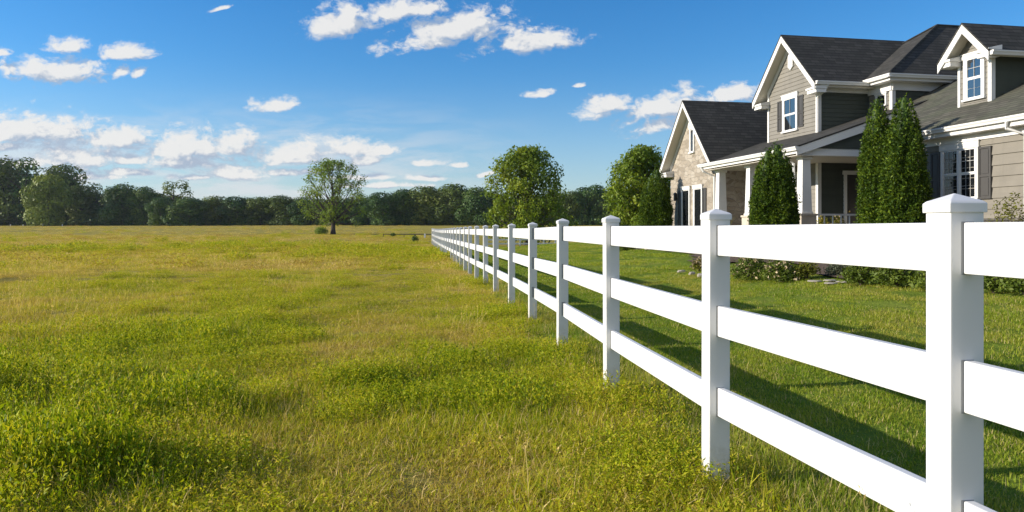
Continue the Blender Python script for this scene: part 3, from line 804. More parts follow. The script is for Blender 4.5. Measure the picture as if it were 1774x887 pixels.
# --- front porch
pz = lambda v: 3.32+.34*(v+.5)
part(MB().prism([(-.52, -.42, pz(-.52)), (-.52, 6.6, pz(-.52)), (Bv+.3, 6.6, pz(Bv+.3)), (Bv+.3, 2.3, pz(Bv+.3)), (4.2, 2.3, pz(4.2)), (4.2, -.42, pz(4.2))], (0, 0, -.05)), 'porch_roof', SH_Y)
part(MB().prism([(-.49, -.40, pz(-.49)-.053), (-.49, 6.57, pz(-.49)-.053), (-.49, 6.57, pz(-.49)-.24), (-.49, -.40, pz(-.49)-.24)], (.03, 0, 0)), 'fascia_board', TRIM)
part(MB().prism([(-.49, -.40, pz(-.49)-.053), (4.2, -.40, pz(4.2)-.053), (4.2, -.40, pz(4.2)-.33), (-.49, -.40, pz(-.49)-.30)], (0, .04, 0)), 'rake_board', TRIM)
part(MB().prism([(.0, -.20, 3.28), (3.79, -.20, 3.28), (3.79, -.20, pz(3.79)-.06), (0., -.20, pz(0)-.06)], (0, .04, 0)), 'porch_gable_panel', SID_D)
part(MB().box(-.46, Bv, -.36, 6.09, 3.02, 3.04).box(Bv+.001, 3.79, -.36, 1.95, 3.02, 3.04), 'porch_ceiling', SOFFIT)
part(MB().box(-.17, .17, -.17, 6.05, 3.041, 3.30).box(.171, 3.75, -.17, .15, 3.042, 3.279), 'porch_beam', TRIM, .006)
part(MB().box(-.44, -.171, -.38, 6.5, 3.10, 3.13), 'porch_soffit', SOFFIT)
gutter_t(-.49, -.5, 6.66, pz(-.49)-.03)
part(MB().box(-.35, 3.79, -.35, 6.09, -.5, .30), 'porch_floor', [FLOORW], .01)
for t in (0., 3.36, 5.78):
    c = MB()
    c.frus(0, t, 1.262, 2.92, .175, .135)
    c.box(-.18, .18, t-.18, t+.18, 2.921, 3.04); c.box(-.2, .2, t-.2, t+.2, 1.2, 1.262)
    col = part(c, 'porch_column', TRIM, .008)
    MB().box(-.25, .25, t-.25, t+.25, .301, 1.13).box(-.28, .28, t-.28, t+.28, 1.131, 1.199).build('pedestal', simple_mat('pale_pedestal_stone', (.55, .48, .38), .85, .2, 5, .02) if t == 0 else bpy.data.materials['pale_pedestal_stone'], col)
downspout([(-.56, .35, 3.16), (-.5, .33, 3.0), (-.22, .24, 2.82), (-.20, .24, .3)])
downspout([(-.58, 6.35, 3.16), (-.5, 6.3, 3.0), (-.08, 6.18, 2.8), (-.08, 6.18, .0)])
rl = MB().box(.26, 3.7, -.03, .03, 1.14, 1.20).box(.26, 3.7, -.025, .025, .42, .47)
v = .42
while v < 3.7: rl.box(v-.016, v+.016, -.016, .016, .47, 1.14); v += .30
part(rl, 'porch_railing', TRIM, .003)
rl = MB().box(-.03, .03, .26, 3.1, 1.14, 1.20).box(-.025, .025, .26, 3.1, .42, .47)
# front door on the side wall inside the porch
d = MB().box(2.78, 2.88, Bt0-.07, Bt0+.01, .3, 2.62).box(3.62, 3.72, Bt0-.07, Bt0+.01, .3, 2.62).box(2.74, 3.76, Bt0-.08, Bt0+.01, 2.621, 2.76)
dc = part(d, 'door_casing', TRIM, .004)
dd = part(MB().box(2.881, 3.619, Bt0-.045, Bt0+.01, .31, 2.615).box(2.98, 3.52, Bt0-.055, Bt0-.046, .5, 1.2).box(2.98, 3.52, Bt0-.055, Bt0-.046, 1.4, 2.45), 'front_door', DOORP, .004)
MB().tube([(2.95, Bt0-.1, 1.32), (2.95, Bt0-.05, 1.32)], .03, 8).build('door_knob', simple_mat('brass', (.5, .38, .15), .3, .05, 3, 0, .5, 1.), dd)

# --- long single storey wing D with dormer
Dv, De, Dz, Ds = 1.6, 1.22, 3.42, .5
dzf = lambda v: Dz+Ds*(v-De)
part(MB().box(Dv+.001, 10, -14, -1.8, -.6, 3.5), 'wing_core', SID_D)
m = MB(); siding_v(m, Dv, K(-14), K(-1.8), .95, 3.2, .27, .03); part(m, 'wing_siding', SID_T)
part(MB().box(Dv-.08, Dv, -14, -1.8, -.6, .93).box(Dv-.12, Dv, -14, -1.79, .931, .99), 'stone_base', STONE_G, .01)
part(MB().box(Dv-.05, Dv, -14, -1.8, 2.99, 3.25), 'frieze_board', TRIM, .004)
part(MB().prism([(De, -1.6, Dz), (De, -14.4, Dz), (9.2, -14.4, dzf(9.2)), (9.2, .79, dzf(9.2)), (2.5, .79, dzf(2.5)), (2.5, -1.6, dzf(2.5))], (0, 0, -.05)), 'roof', SH_SUN_MOSS)
part(MB().box(De+.03, De+.06, -14.3, -1.62, 3.16, Dz-.035).box(De+.061, Dv+.02, -14.3, -1.62, 3.16, 3.19), 'eave_trim', TRIM)
part(MB().prism([(De+.03, -1.63, Dz-.056), (2.5, -1.63, dzf(2.5)-.056), (2.5, -1.63, dzf(2.5)-.25), (De+.03, -1.63, Dz-.25)], (0, .03, 0)), 'rake_board', TRIM)
gutter_t(De+.03, -14.4, -1.55, Dz-.03)
downspout([(De-.04, -6.55, 3.28), (De, -6.5, 3.12), (Dv-.09, -6.75, 2.95), (Dv-.09, -6.75, .0)])
window_v(Dv, -5.29, -4.02, 1.52, 2.98, cols=3, rows=2, units=2, casing=.085, head=.17)
shutter_v(Dv-.02, -5.70, -5.31, 1.48, 2.80); shutter_v(Dv-.02, -4.0, -3.66, 1.48, 2.80)
# dormer
mt0, mt1, mtm, mv, mez, ms = -4.5, -3.36, -3.93, 2.7, 5.62, 1.02
map_ = mez+ms*(mt1-mtm)
part(MB().prism([(mv+.001, mt0+.001, 3.9), (mv+.001, mt1-.001, 3.9), (mv+.001, mt1-.001, mez), (mv+.001, mtm, map_-.01), (mv+.001, mt0+.001, mez)], (4.5, 0, 0)), 'dormer_core', SID_D)
m = MB(); siding_v(m, mv, lambda z: max(mt0, mtm-(map_-z)/ms), lambda z: min(mt1, mtm+(map_-z)/ms), 4.05, map_, .15); part(m, 'dormer_siding', SID_G)
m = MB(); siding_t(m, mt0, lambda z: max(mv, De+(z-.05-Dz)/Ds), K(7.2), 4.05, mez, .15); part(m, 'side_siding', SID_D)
part(MB().box(mv-.035, mv, mt0, mt0+.09, 4.06, 5.6).box(mv-.035, mv+.09, mt0-.035, mt0-.0005, 4.06, 5.6), 'corner_board', TRIM, .004)
part(MB().box(mv-.035, mv, mt1-.09, mt1, 4.06, 5.6), 'corner_board', TRIM, .004)
gable_roof(mtm, -3.02, -4.84, map_+.17, ms, mv-.42, 7.4)
cornice_return(mv, -4.80, -4.40, 5.28); cornice_return(mv, -3.46, -3.06, 5.28)
part(MB().box(mv+.05, 7.2, mt0-.06, mt0-.025, 5.36, 5.66), 'frieze_board', TRIM)
gutter_v(-4.84+.02, mv-.36, 7.2, map_+.17-ms*(.91)-.03)
window_v(mv, -4.31, -3.58, 4.32, 5.55, cols=2, rows=2, casing=.10, head=.12, glass=GLASS_HI)

# ------------------------------------------------------------------ trees and shrubs
def crown_lobes(lobes, per, leaf, aspect, seed, shell=.55, jitter=.6, updir=.25, facing=False, spread=.45):
    r = np.random.default_rng(seed); P = []; D = []; LT = []
    for (c, rad) in lobes:
        n = int(per*(rad[0]*rad[1]+rad[0]*rad[2])/2)+3
        d = unit(r.normal(0, 1, (n, 3)))
        rr = (shell+(1-shell)*r.random(n)**.6)[:, None]
        rr = rr*(1+.16*r.normal(0, 1, (n, 1))*(r.random((n, 1)) < .3))
        P.append(np.array(c)+d*rr*np.array(rad)); D.append(unit(d+np.array([0, 0, updir]))); LT.append(np.full(n, r.random()))
    D = np.concatenate(D)
    V, q, t, T = leaf_quads(np.concatenate(P), D, leaf, aspect, r, jitter, face=D if facing else None, spread=spread)
    if facing: T[:, 0] = T[:, 0]*.5+np.repeat(np.concatenate(LT), 4)*.5     # every bough has its own green
    return V, q, t, T
LEAF_WOOD = leaf_mat('wood_leaves', ((.026, .062, .018), (.062, .125, .022), (.23, .29, .04)), .16, .06)
LEAF_WOODM = leaf_mat('olive_wood_leaves', ((.05, .08, .018), (.11, .16, .026), (.27, .29, .045)), .18, .06)
LEAF_WOODY = leaf_mat('pale_wood_leaves', ((.09, .14, .022), (.18, .24, .03), (.34, .36, .05)), .2, .06)
LEAF_LONE = leaf_mat('lone_tree_leaves', ((.085, .15, .025), (.17, .26, .035), (.30, .37, .055)), .42, .25)
LEAF_MAPLE = leaf_mat('maple_leaves', ((.06, .115, .012), (.16, .235, .018), (.36, .39, .03)), .32, .3)
LEAF_ARB = leaf_mat('arborvitae_leaves', ((.016, .042, .005), (.06, .115, .008), (.26, .34, .02)), .14, 1.6)
LEAF_BOX = leaf_mat('boxwood_leaves', ((.06, .10, .014), (.12, .17, .02), (.22, .25, .035)), .3, 1.5)
LEAF_YEL = leaf_mat('yellow_green_leaves', ((.08, .10, .015), (.17, .18, .02), (.30, .28, .04)), .35, 2)
LEAF_GREY = leaf_mat('grey_green_leaves', ((.07, .09, .055), (.13, .15, .09), (.2, .22, .13)), .25, 2)
FLOWER = simple_mat('cream_petals', (.44, .35, .21), .7, .3, 8)
FLOWERY = simple_mat('yellow_petals', (.55, .42, .06), .7, .3, 8)

def broad_tree(name, H, W, zc0, n_cl, per, leaf, seed, mat, bark, open_=.5, profile=None, trunk_r=.25, loc=(0, 0, 0), label='', cat='tree', multi=0, clr=(.11, .17)):
    """tapered trunk, ascending limbs to leaf clusters, each cluster a spray of twigs and leaves"""
    r = np.random.default_rng(seed)
    root = empty(name, loc); tag(root, label, cat)
    tr = MB()
    lean = r.normal(0, .01, 2)*H
    tp = [(lean[0]*f+.05*math.sin(5*f), lean[1]*f, -.3+(H*.86+.3)*f) for f in np.linspace(0, 1, 9)]
    trr = [trunk_r*(1.35 if k == 0 else 1)*(1-k/8.6) for k in range(9)]
    tr.tube(tp, trr, 8)
    pr = profile or (lambda f: math.sin(math.pi*min(1, .12+.88*f)**.8))
    lobes = []; tries = 0
    ga = 2.39996
    for i in range(n_cl):
        f = (i+.5)/n_cl
        f = f**.9
        z = zc0+(H-zc0)*f
        R = pr(f)*W/2
        rr = R*(.30+.70*math.sqrt(r.random())) if i % 4 else R*.35*r.random()
        a = i*ga+r.normal(0, .3)
        c = np.array([lean[0]*f+rr*math.cos(a), lean[1]*f+rr*math.sin(a), z+r.normal(0, .02)*H])
        k = (clr[0]+(clr[1]-clr[0])*r.random())*W
        c[2] = min(c[2], H-k*.85)
        lobes.append((c, (k, k, k*(.75+.3*r.random()))))
        hz = min(max(.17*H, z-rr*(.75+.6*r.random())-.05*H), H*.84)
        s = np.array([lean[0]*hz/H, lean[1]*hz/H, hz])
        mid = s*.45+c*.55+np.array([0, 0, -.08*rr])
        br = trunk_r*(.42-.30*f)*(.6+.5*rr/max(R, .1))
        tr.tube([tuple(s), tuple(s*.75+mid*.25), tuple(mid), tuple(c)], [br, br*.85, br*.55, br*.2], 5)
        for q in range(4):
            e = c+unit(r.normal(0, 1, 3)+np.array([0, 0, .5]))*k*.9
            tr.tube([tuple(mid*.35+c*.65), tuple((c+e)/2+r.normal(0, .05, 3)*k), tuple(e)], [br*.3, br*.18, br*.06], 4)
    tr.build('trunk', bark, root, smooth=True)
    V, q, t, T = crown_lobes(lobes, per/(clr[1]*W)**2, leaf, .55, seed+1, shell=open_, jitter=.8, facing=True, spread=.6)
    link(np_mesh('crown', V, q, mat, T), 'crown', root)
    return root
# the lone field tree
tx = at(577, 126)
broad_tree('field_tree', 12.6, 11.6, 1.9, 104, 130, .30, 5, LEAF_LONE, BARKD, .15,
           lambda f: float(np.interp(f, [0, .2, .45, .6, .8, .92, 1], [.62, .86, 1.0, .97, .74, .5, .2])), .40, (tx, 126, gz(tx, 126)), 'lone open crowned tree standing in the middle of the pasture', clr=(.06, .11))
tx = at(912, 68)
broad_tree('shade_tree', 8.9, 7.5, .7, 90, 300, .27, 21, LEAF_MAPLE, BARKD, .25,
           lambda f: float(np.interp(f, [0, .15, .45, .7, .88, 1], [.92, 1.0, .96, .80, .52, .15])), .22, (tx, 68, gz(tx, 68)), 'full round green tree rising behind the middle of the white fence', clr=(.09, .16))
tx = at(1112, 54)
broad_tree('shade_tree', 7.1, 5.4, .7, 70, 330, .24, 33, LEAF_MAPLE, BARKD, .25,
           lambda f: float(np.interp(f, [0, .15, .45, .7, .88, 1], [.95, 1.0, .86, .62, .36, .08])), .18, (tx, 54, gz(tx, 54)), 'leafy pointed tree half hidden beside the stone gable of the house', clr=(.12, .18))

# far wood: five crown shapes, shared by the trees of its edge
def wood_variant(seed, H=14., W=10., n=17, airy=False):
    r = np.random.default_rng(seed); lobes = []
    for i in range(n):
        f = (i+.5)/n
        z = (.05+.91*f)*H
        prof = [.8, .95, 1., 1., .95, .85, .68, .42][min(7, int(f*8))] if not airy else [.5, .6, .55, .6, .95, 1.0, .9, .6][min(7, int(f*8))]
        R = prof*W/2*(.85+.3*r.random()); a = i*2.39996+r.normal(0, .35)
        rr = R*(.70 if i % 3 else .3)
        k = W*(.17+.13*r.random())*(.62 if airy else 1)
        lobes.append(((rr*math.cos(a), rr*math.sin(a), min(z, H-k*.8)), (k, k, k*.9)))
    V, q, t, T = crown_lobes(lobes, 50 if airy else 84, .50, .8, seed+9, shell=.90, jitter=.3, updir=.4, facing=True, spread=.22)
    crown = np_mesh('crown', V, q, LEAF_WOOD, T)
    tr = MB().tube([(0, 0, -.5), (.1, 0, H*.35), (0, .1, H*.8)], [.4, .3, .08], 6)
    for i in range(8):
        a = i*2.4; z = H*(.3+.05*i)
        tr.tube([(0, 0, z), (W*.18*math.cos(a), W*.18*math.sin(a), z+H*.1), (W*.33*math.cos(a), W*.33*math.sin(a), z+H*.2)], [.16, .1, .03], 4)
    return crown, tr.mesh('trunk', BARKD), (V, q, T)
WV = [wood_variant(100+i, airy=(i == 4)) for i in range(5)]
pale = WV[1][0].copy(); pale.materials.clear(); pale.materials.append(LEAF_WOODY)
def edge_Y(px): 
    return 222/(1+.20*min(0, (px-887)/F))
olive = [c[0].copy() for c in WV]
for c in olive: c.materials.clear(); c.materials.append(LEAF_WOODM)
wood_list = [  # px x, top py, width px, variant, depth factor, label
 (-40, 286, 90, 0, 1.0, None), (6, 279, 75, 2, 1.0, 'dark wood tree cut by the left edge of the photo'),
 (46, 275, 84, 4, 1.0, 'tallest airy crowned tree of the wood with sky showing through its top'),
 (82, 306, 62, 1, .95, 'yellowish green smaller tree in front of the tallest airy tree'),
 (104, 291, 74, 3, 1.02, 'broad dark tree right beside the tallest airy tree of the wood'),
 (140, 325, 52, 0, 1.0, None), (166, 318, 48, 4, 1.03, None), (212, 322, 60, 2, 1.0, None), (246, 327, 46, 3, 1.0, None),
 (300, 314, 62, 4, 1.03, 'round topped tree standing above its neighbours midway to the lone field tree'),
 (278, 345, 40, 0, .95, None), (330, 345, 60, 2, .96, 'low pale bushy tree in front of the tall round topped tree'),
 (372, 342, 58, 1, 1.0, None), (412, 343, 56, 0, 1.0, None), (452, 344, 54, 3, 1.0, None), (490, 341, 54, 2, 1.0, None), (525, 343, 50, 1, 1.0, None),
 (560, 347, 52, 0, 1.0, None), (600, 346, 52, 3, 1.0, None), (632, 344, 44, 1, 1.0, None),
 (664, 336, 56, 0, .97, 'rounded tree at the near end of the big dark clump beyond the lone tree'),
 (702, 331, 58, 2, 1.0, None), (742, 326, 62, 3, 1.0, None), (784, 322, 66, 0, 1.0, 'highest tree of the big dark clump beyond the fence end'),
 (826, 327, 56, 1, .98, None), (856, 338, 44, 2, 1.0, None), (890, 345, 50, 0, 1.0, None), (940, 342, 46, 3, 1.0, None),
 (964, 334, 44, 1, 1.0, 'dark tree showing just past the full round tree behind the fence'), (990, 334, 40, 2, 1.0, None), (1014, 327, 42, 0, 1.0, None), (1036, 324, 44, 3, 1.0, None),
 (1062, 332, 46, 1, 1.0, None), (1092, 330, 48, 2, 1.0, None)]
GEN_LABEL = 'rounded dark green tree among its neighbours along the edge of the far wood'
wr = random.Random(4)
for (px, ty, wpx, vi, df, lab) in wood_list:
    Y = edge_Y(px)*df; X = at(px, Y); g = gz(X, Y)
    H = (HY-ty)/F*Y+CAMZ-g; W = wpx/F*Y
    root = empty('wood_tree', (X, Y, g), wr.random()*6.28)
    root.scale = (W/10*1.08, W/10*1.08, H/14*1.02)
    cm, tm_, _ = WV[vi]
    if wr.random() < .36: cm = olive[vi]
    if lab and 'yellowish' in lab: cm = pale
    link(cm, 'crown', root); link(tm_, 'trunk', root)
    tag(root, lab or GEN_LABEL, 'tree', 'trees along the edge of the far wood')
# the mass of wood behind and the undergrowth at its foot
VV = []; QQ = []; TT = []; off = 0
r = np.random.default_rng(77)
tops = np.array([(p[0], p[1]) for p in wood_list if p[2] > 43 and p[3] != 4]); tops = tops[np.argsort(tops[:, 0])]
for px in np.arange(-120, 1180, 24):
    for row in (1.10, 1.2):
        Y = edge_Y(px)*row; X = at(px+r.normal(0, 6), Y); g = gz(X, Y)
        H = ((HY-np.interp(px, tops[:, 0], tops[:, 1]))/F*Y+CAMZ-g)*(.80+.15*r.random()); W = (46+14*r.random())/F*Y
        V, q, T = WV[int(r.integers(0, 4))][2]
        a = r.random()*6.28; R = np.array([[math.cos(a), -math.sin(a), 0], [math.sin(a), math.cos(a), 0], [0, 0, 1]])
        VV.append((V*np.array([W/10, W/10, H/14]))@R.T+np.array([X, Y, g])); QQ.append(q+off); TT.append(T); off += len(V)
lob = []
for px in np.arange(-60, 1110, 9):
    Y = edge_Y(px)*(.985+.02*r.random()); X = at(px+r.normal(0, 3), Y); g = gz(X, Y); k = (12+9*r.random())/F*Y*.55
    lob.append(((X, Y, g+k*.7), (k, k, k*1.0)))
V, q, t, T = crown_lobes(lob, 34, .55, .75, 78, shell=.7, jitter=.5, facing=True)
VV.append(V); QQ.append(q+off); TT.append(T)
wood = link(np_mesh('woodland', np.concatenate(VV), np.concatenate(QQ), LEAF_WOOD, np.concatenate(TT)), 'woodland')
tag(wood, 'dense dark mass of the far wood behind its edge trees', 'wood', kind='stuff')

# arborvitae
def arborvitae(loc, H, W, spires, seed, label, n=5200, leaf=.085):
    r = np.random.default_rng(seed); root = empty('arborvitae', loc, r.random()*6)
    root.rotation_euler = (0, 0, 0)
    tag(root, label, 'evergreen', 'clipped arborvitae around the house')
    P = []; D = []; core = MB(); tr = MB()
    for (dx, dy, hs, ws) in spires:
        h = H*hs; R0 = W/2*ws
        prof = lambda f: np.interp(f, [0, .06, .2, .45, .7, .88, .96, 1], [.82, .95, 1.02, .98, .78, .42, .17, .02])
        m = int(n*hs*ws*2.2)
        f = 1-np.sqrt(1-r.random(m)*.999); f = np.clip(f*.55+r.random(m)*.45, 0, 1)
        a = r.random(m)*2*np.pi
        lump = .80+.26*vnoise(a*2.6+seed+dx*9, f*h*2.0)+.20*vnoise(a*7+3, f*h*5.5)-.10*(r.random(m) < .2)+.17*(r.random(m) < .035)
        R = R0*prof(f)*lump*(.90+.13*r.random(m))
        P.append(np.stack([dx+R*np.cos(a), dy+R*np.sin(a), .05+f*h*(1-.0)], -1))
        D.append(np.stack([np.cos(a)*.55, np.sin(a)*.55, .95+0*a], -1))
        core.tube([(dx, dy, h*x) for x in (.02, .1, .25, .45, .7, .88, .96)], [R0*.70*float(prof(x)) for x in (.02, .1, .25, .45, .7, .88, .96)], 9)
        tr.tube([(dx, dy, -.2), (dx, dy, h*.5)], [.07, .03], 6)
    P = np.concatenate(P); D = unit(np.concatenate(D))
    parts = []
    for k in range(3):
        parts.append(leaf_quads(P, D, leaf*(1-.15*k), .36, r, jitter=.42, face=D if k == 0 else None))
    V, q, t, T = merge(*parts)
    bm = core
    o = len(V); cv = np.array(core.v); ct = np.tile(np.array([[.1, .5, 0]]), (len(cv), 1))
    cq = np.array([f for f in core.f if len(f) == 4])+o
    V = np.concatenate([V, cv]); q = np.concatenate([q, cq]); T = np.concatenate([T, ct])
    tr.build('trunk', BARKD, root)
    link(np_mesh('crown', V, q, LEAF_ARB, T), 'crown', root)
    return root
def arb_px(px, Y, top_py, wpx, spires, seed, label, **k):
    X = at(px, Y); g = gz(X, Y)
    H = (HY-top_py)/F*Y+CAMZ-g
    return arborvitae((X, Y, g), H, wpx/F*Y, spires, seed, label, **k)
arb_px(1567, 19.9, 158, 66, [(0, 0, 1, 1.0), (-.18, .12, .80, .8)], 3, 'tallest arborvitae, dark and full, nearest to the paired window', n=6500)
arb_px(1520, 20.6, 160, 62, [(0, 0, 1, .9), (.05, -.2, .82, .85)], 8, 'tall arborvitae with a leaning narrow tip, porch side of the close pair', n=6000)
arb_px(1341, 21.5, 243, 72, [(.10, 0, 1, .82), (-.16, .05, .95, .75), (.22, .1, .8, .7)], 13, 'twin tipped arborvitae standing in front of the porch columns', n=5200)
arb_px(1137, 33.5, 289, 50, [(.05, 0, 1, .85), (-.25, .1, .90, .7)], 19, 'arborvitae beside the far corner of the stone gable', n=4200, leaf=.10)

# shrubs
def shrub(name, px, py, wpx, hpx, mat, seed, label, cat='shrub', leaf=.05, flower=None, per=5200, depth=.8, group=None, Y=None, nl=16, base=None):
    if Y is None: X, Y = pix_ground(px, py)
    else: X = at(px, Y)
    g = gz(X, Y)+.03 if base is None else base
    W = wpx/F*Y; H = hpx/F*Y; r = np.random.default_rng(seed)
    root = empty(name, (X, Y, g)); tag(root, label, cat, group)
    lobes = []
    for i in range(nl):
        a = i*2.39996; rr = math.sqrt((i+.5)/nl)
        k = W*(.15+.07*r.random())
        z = H*(.30+.62*(1-rr**2)*(.7+.3*r.random()))
        lobes.append(((rr*W*.36*math.cos(a), rr*W*.36*depth*math.sin(a), max(z-k*.3, k*.5)), (k, k, k*.9)))
    V, q, t, T = crown_lobes(lobes, per*(.05/leaf)**2, leaf, .5, seed, shell=.5, jitter=.7, updir=.5, facing=True)
    V[:, 2] = np.maximum(V[:, 2], .0)
    st = MB()
    for i in range(9):
        a = i*2.4; st.tube([(0, 0, -.05), (W*.12*math.cos(a), W*.12*math.sin(a), H*.3), (W*.3*math.cos(a), W*.3*math.sin(a), H*.62)], [.014, .01, .004], 4)
    link(np_mesh('foliage', V, q, mat, T), 'foliage', root)
    st.build('stem', BARK, root)
    if flower:
        n = 56; c = [lobes[int(r.integers(0, nl))] for _ in range(n)]
        d = unit(r.normal(0, 1, (n, 3))+np.array([-.5, -.5, .5]))
        P = np.array([np.array(l[0])+dd*np.array(l[1])*1.02 for l, dd in zip(c, d)])
        PP = np.repeat(P, 5, 0); DD = unit(np.repeat(d, 5, 0)+r.normal(0, .8, (5*n, 3)))
        V, q, t, T = leaf_quads(PP, DD, .045, .8, r, .3)
        link(np_mesh('blossom', V, q, flower, T), 'blossom', root)
    return root
shrub('flowering_shrub', 1300, 487, 78, 40, LEAF_BOX, 41, 'cream blossomed shrub beside the second nearest fence post', flower=FLOWER)
shrub('flowering_shrub', 1352, 489, 76, 36, LEAF_BOX, 42, 'cream flowered shrub between the blossomed shrub and the yellow tipped one', flower=FLOWER)
shrub('golden_shrub', 1396, 486, 52, 32, LEAF_YEL, 43, 'yellow tipped green shrub at the end of the flowering row, above the flagstones', per=4200)
shrub('sage_shrub', 1452, 480, 50, 22, LEAF_GREY, 44, 'low grey green shrub behind the flagstones', leaf=.04)
shrub('juniper', 1492, 495, 76, 40, LEAF_BOX, 45, 'bright green spreading shrub next to the flagstones', leaf=.06, nl=20)
shrub('juniper', 1552, 499, 88, 42, LEAF_BOX, 46, 'bright green spreading shrub just before the nearest fence post', leaf=.06, nl=20)
shrub('juniper', 1625, 505, 90, 40, LEAF_BOX, 47, 'green spreading shrub mostly hidden behind the nearest fence post', leaf=.06, nl=20)
shrub('juniper', 1722, 510, 70, 38, LEAF_BOX, 48, 'dark green shrub under the top rail just past the nearest fence post', leaf=.055, nl=18)
shrub('juniper', 1776, 512, 76, 40, LEAF_BOX, 49, 'dark green shrub under the top rail at the right edge of the photo', leaf=.055, nl=18)
shrub('golden_shrub', 1211, 472, 30, 22, LEAF_YEL, 50, 'small brownish yellow shrub ringed with pale stones', flower=FLOWER, leaf=.045)
shrub('boxwood', 1188, 0, 34, 40, LEAF_BOX, 51, 'rounded boxwood under the farther tall window of the stone gable', Y=30.9)
shrub('boxwood', 1216, 0, 30, 40, LEAF_BOX, 52, 'rounded boxwood under the nearer tall window of the stone gable', Y=29.8)
shrub('boxwood', 1085, 434, 60, 17, LEAF_BOX, 53, 'low dark shrub behind the pale stones on the far lawn', leaf=.07)
shrub('boxwood', 1150, 433, 70, 18, LEAF_BOX, 54, 'wide low shrub on the lawn before the stone gable', leaf=.07)
fl_z = HZ+.30
shrub('porch_shrub', 1424, 0, 34, 46, LEAF_YEL, 55, 'yellow green shrub behind the porch railing, nearest to the column', Y=24.7, base=fl_z, flower=FLOWERY)
shrub('porch_shrub', 1452, 0, 36, 50, LEAF_YEL, 56, 'taller pale shrub behind the porch railing beside the door', Y=25.0, base=fl_z, flower=FLOWER)
shrub('wall_shrub', 1750, 0, 84, 132, LEAF_YEL, 57, 'sparse yellow leaved shrub against the taupe siding past the paired window', Y=17.2, per=1500, leaf=.07)
# strappy plant beside the far column
def grass_clump(loc, h, seed, label):
    V, q, t, T = blades(60, .16, h*.5, h, .03, .5, .8, .1, seed, hfall=0, seg=5)
    root = empty('strap_plant', loc); tag(root, label, 'plant')
    link(np_mesh('foliage', V, q, LEAF_YEL, T, tris=t), 'foliage', root)
X, Y = hw(-.75, 4.3); grass_clump((X, Y, gz(X, Y)), 1.6, 60, 'upright yellow green strap leaved plant between the far porch columns')

# stones
def stone(px, py, wpx, hpx, seed, label, name='edging_stone', cat='stone', group=None):
    X, Y = pix_ground(px, py); r = np.random.default_rng(seed)
    me = bpy.data.meshes.new(name); bm = bmesh.new(); bmesh.ops.create_icosphere(bm, subdivisions=3, radius=1)
    W = wpx/F*Y/2; H = hpx/F*Y
    for v_ in bm.verts:
        c = v_.co; n_ = .78+.4*float(fbm(c.x*1.7+seed, c.y*1.7+c.z*1.3, 3))
        v_.co = Vector((c.x*W*n_, c.y*W*.7*n_, max(-.3, min(.75, c.z))*H*n_+H*.25))
    bm.to_mesh(me); bm.free(); me.materials.append(ROCK)
    o = link(me, name); o.location = (X, Y, gz(X, Y)+.02); o.rotation_euler = (0, 0, r.normal(0, .3))
    tag(o, label, cat, group)
G1 = 'pale edging stones along the beds'
for i, (px, py, w, h, lab) in enumerate([
    (1181, 474, 16, 4, 'flat pale stone at the lawn tip of the small ringed shrub'), (1199, 478, 14, 5, 'middle pale stone in front of the small ringed shrub'),
    (1214, 482, 14, 6, 'pale stone at the post end of the ring round the small shrub'), (1107, 433, 18, 5, 'long pale stone under the top rail, the farthest left of the lawn stones'),
    (1126, 434, 20, 4, 'flat pale stone next to the long pale stone on the far lawn'), (1150, 435, 22, 4, 'wide flat pale stone in the middle of the far lawn row'),
    (1174, 437, 9, 4, 'small lone pale stone ending the far lawn row')]):
    stone(px, py, w, h, 200+i, lab, group=G1)
G2 = 'flagstones between the shrubs'
for i, (px, py, w, lab) in enumerate([(1412, 491, 26, 'flagstone nearest to the yellow tipped shrub'), (1438, 489, 24, 'middle flagstone of the little path'),
                                     (1462, 492, 26, 'flagstone touching the bright green spreading shrub'), (1440, 495, 24, 'flagstone at the lawn edge of the little path')]):
    stone(px, py, w, 2.5, 220+i, lab, 'flagstone', group=G2)

# far little fences
def low_fence(name, pts, h, nrail, label, mat, pw=.09, rh=.09):
    a = Vector((pts[0][0], pts[0][1], 0)); root = empty(name, (a.x, a.y, gz(a.x, a.y))); tag(root, label, 'fence')
    W = [Vector((x, y, gz(x, y)))-root.location for x, y in pts]
    for p in W: MB().box(p.x-pw/2, p.x+pw/2, p.y-pw/2, p.y+pw/2, p.z-.1, p.z+h).build('post', mat, root, .006)
    for p, q in zip(W[:-1], W[1:]):
        for k in range(nrail):
            z = h*(.3+.55*k/max(1, nrail-1)) if nrail > 1 else h*.75
            MB().prism([p+Vector((0, 0, z)), q+Vector((0, 0, z)), q+Vector((0, 0, z+rh)), p+Vector((0, 0, z+rh))], (0, .03, 0)).build('rail', mat, root)
pts = []
for px in range(838, 1090, 21): pts.append((at(px, 62), 62+.01*(px-838)))
low_fence('low_fence', pts, .62, 2, 'low white two rail fence crossing the far lawn behind the long fence', VINYL, .12, .12)
pts = [(at(px, 105), 105) for px in (664, 682, 700, 718, 735, 752)]
low_fence('wire_fence', pts, .42, 1, 'low dark post and rail fence across the pasture beyond the fence end', WOODG, .09, .10)
g3 = 'tiny pale posts at the far field edge'
pp = None
for k, px in enumerate((18, 40, 54, 74, 108)):
    Y = edge_Y(px)*.93; X = at(px, Y)
    if pp is None: pp = MB().box(-.09, .09, -.09, .09, -.2, .5).frus(0, 0, .5, .58, .09, .01).mesh('marker_post', TRIM, .01)
    o = link(pp, 'marker_post'); o.location = (X, Y, gz(X, Y))
    tag(o, ['tiny pale post at the field edge, nearest to the left edge of the photo', 'tiny pale post second along the field edge', 'tiny pale post in the middle of the field edge row', 'tiny pale post below the broad dark tree', 'last tiny pale post toward the open pasture'][k], 'post', g3)
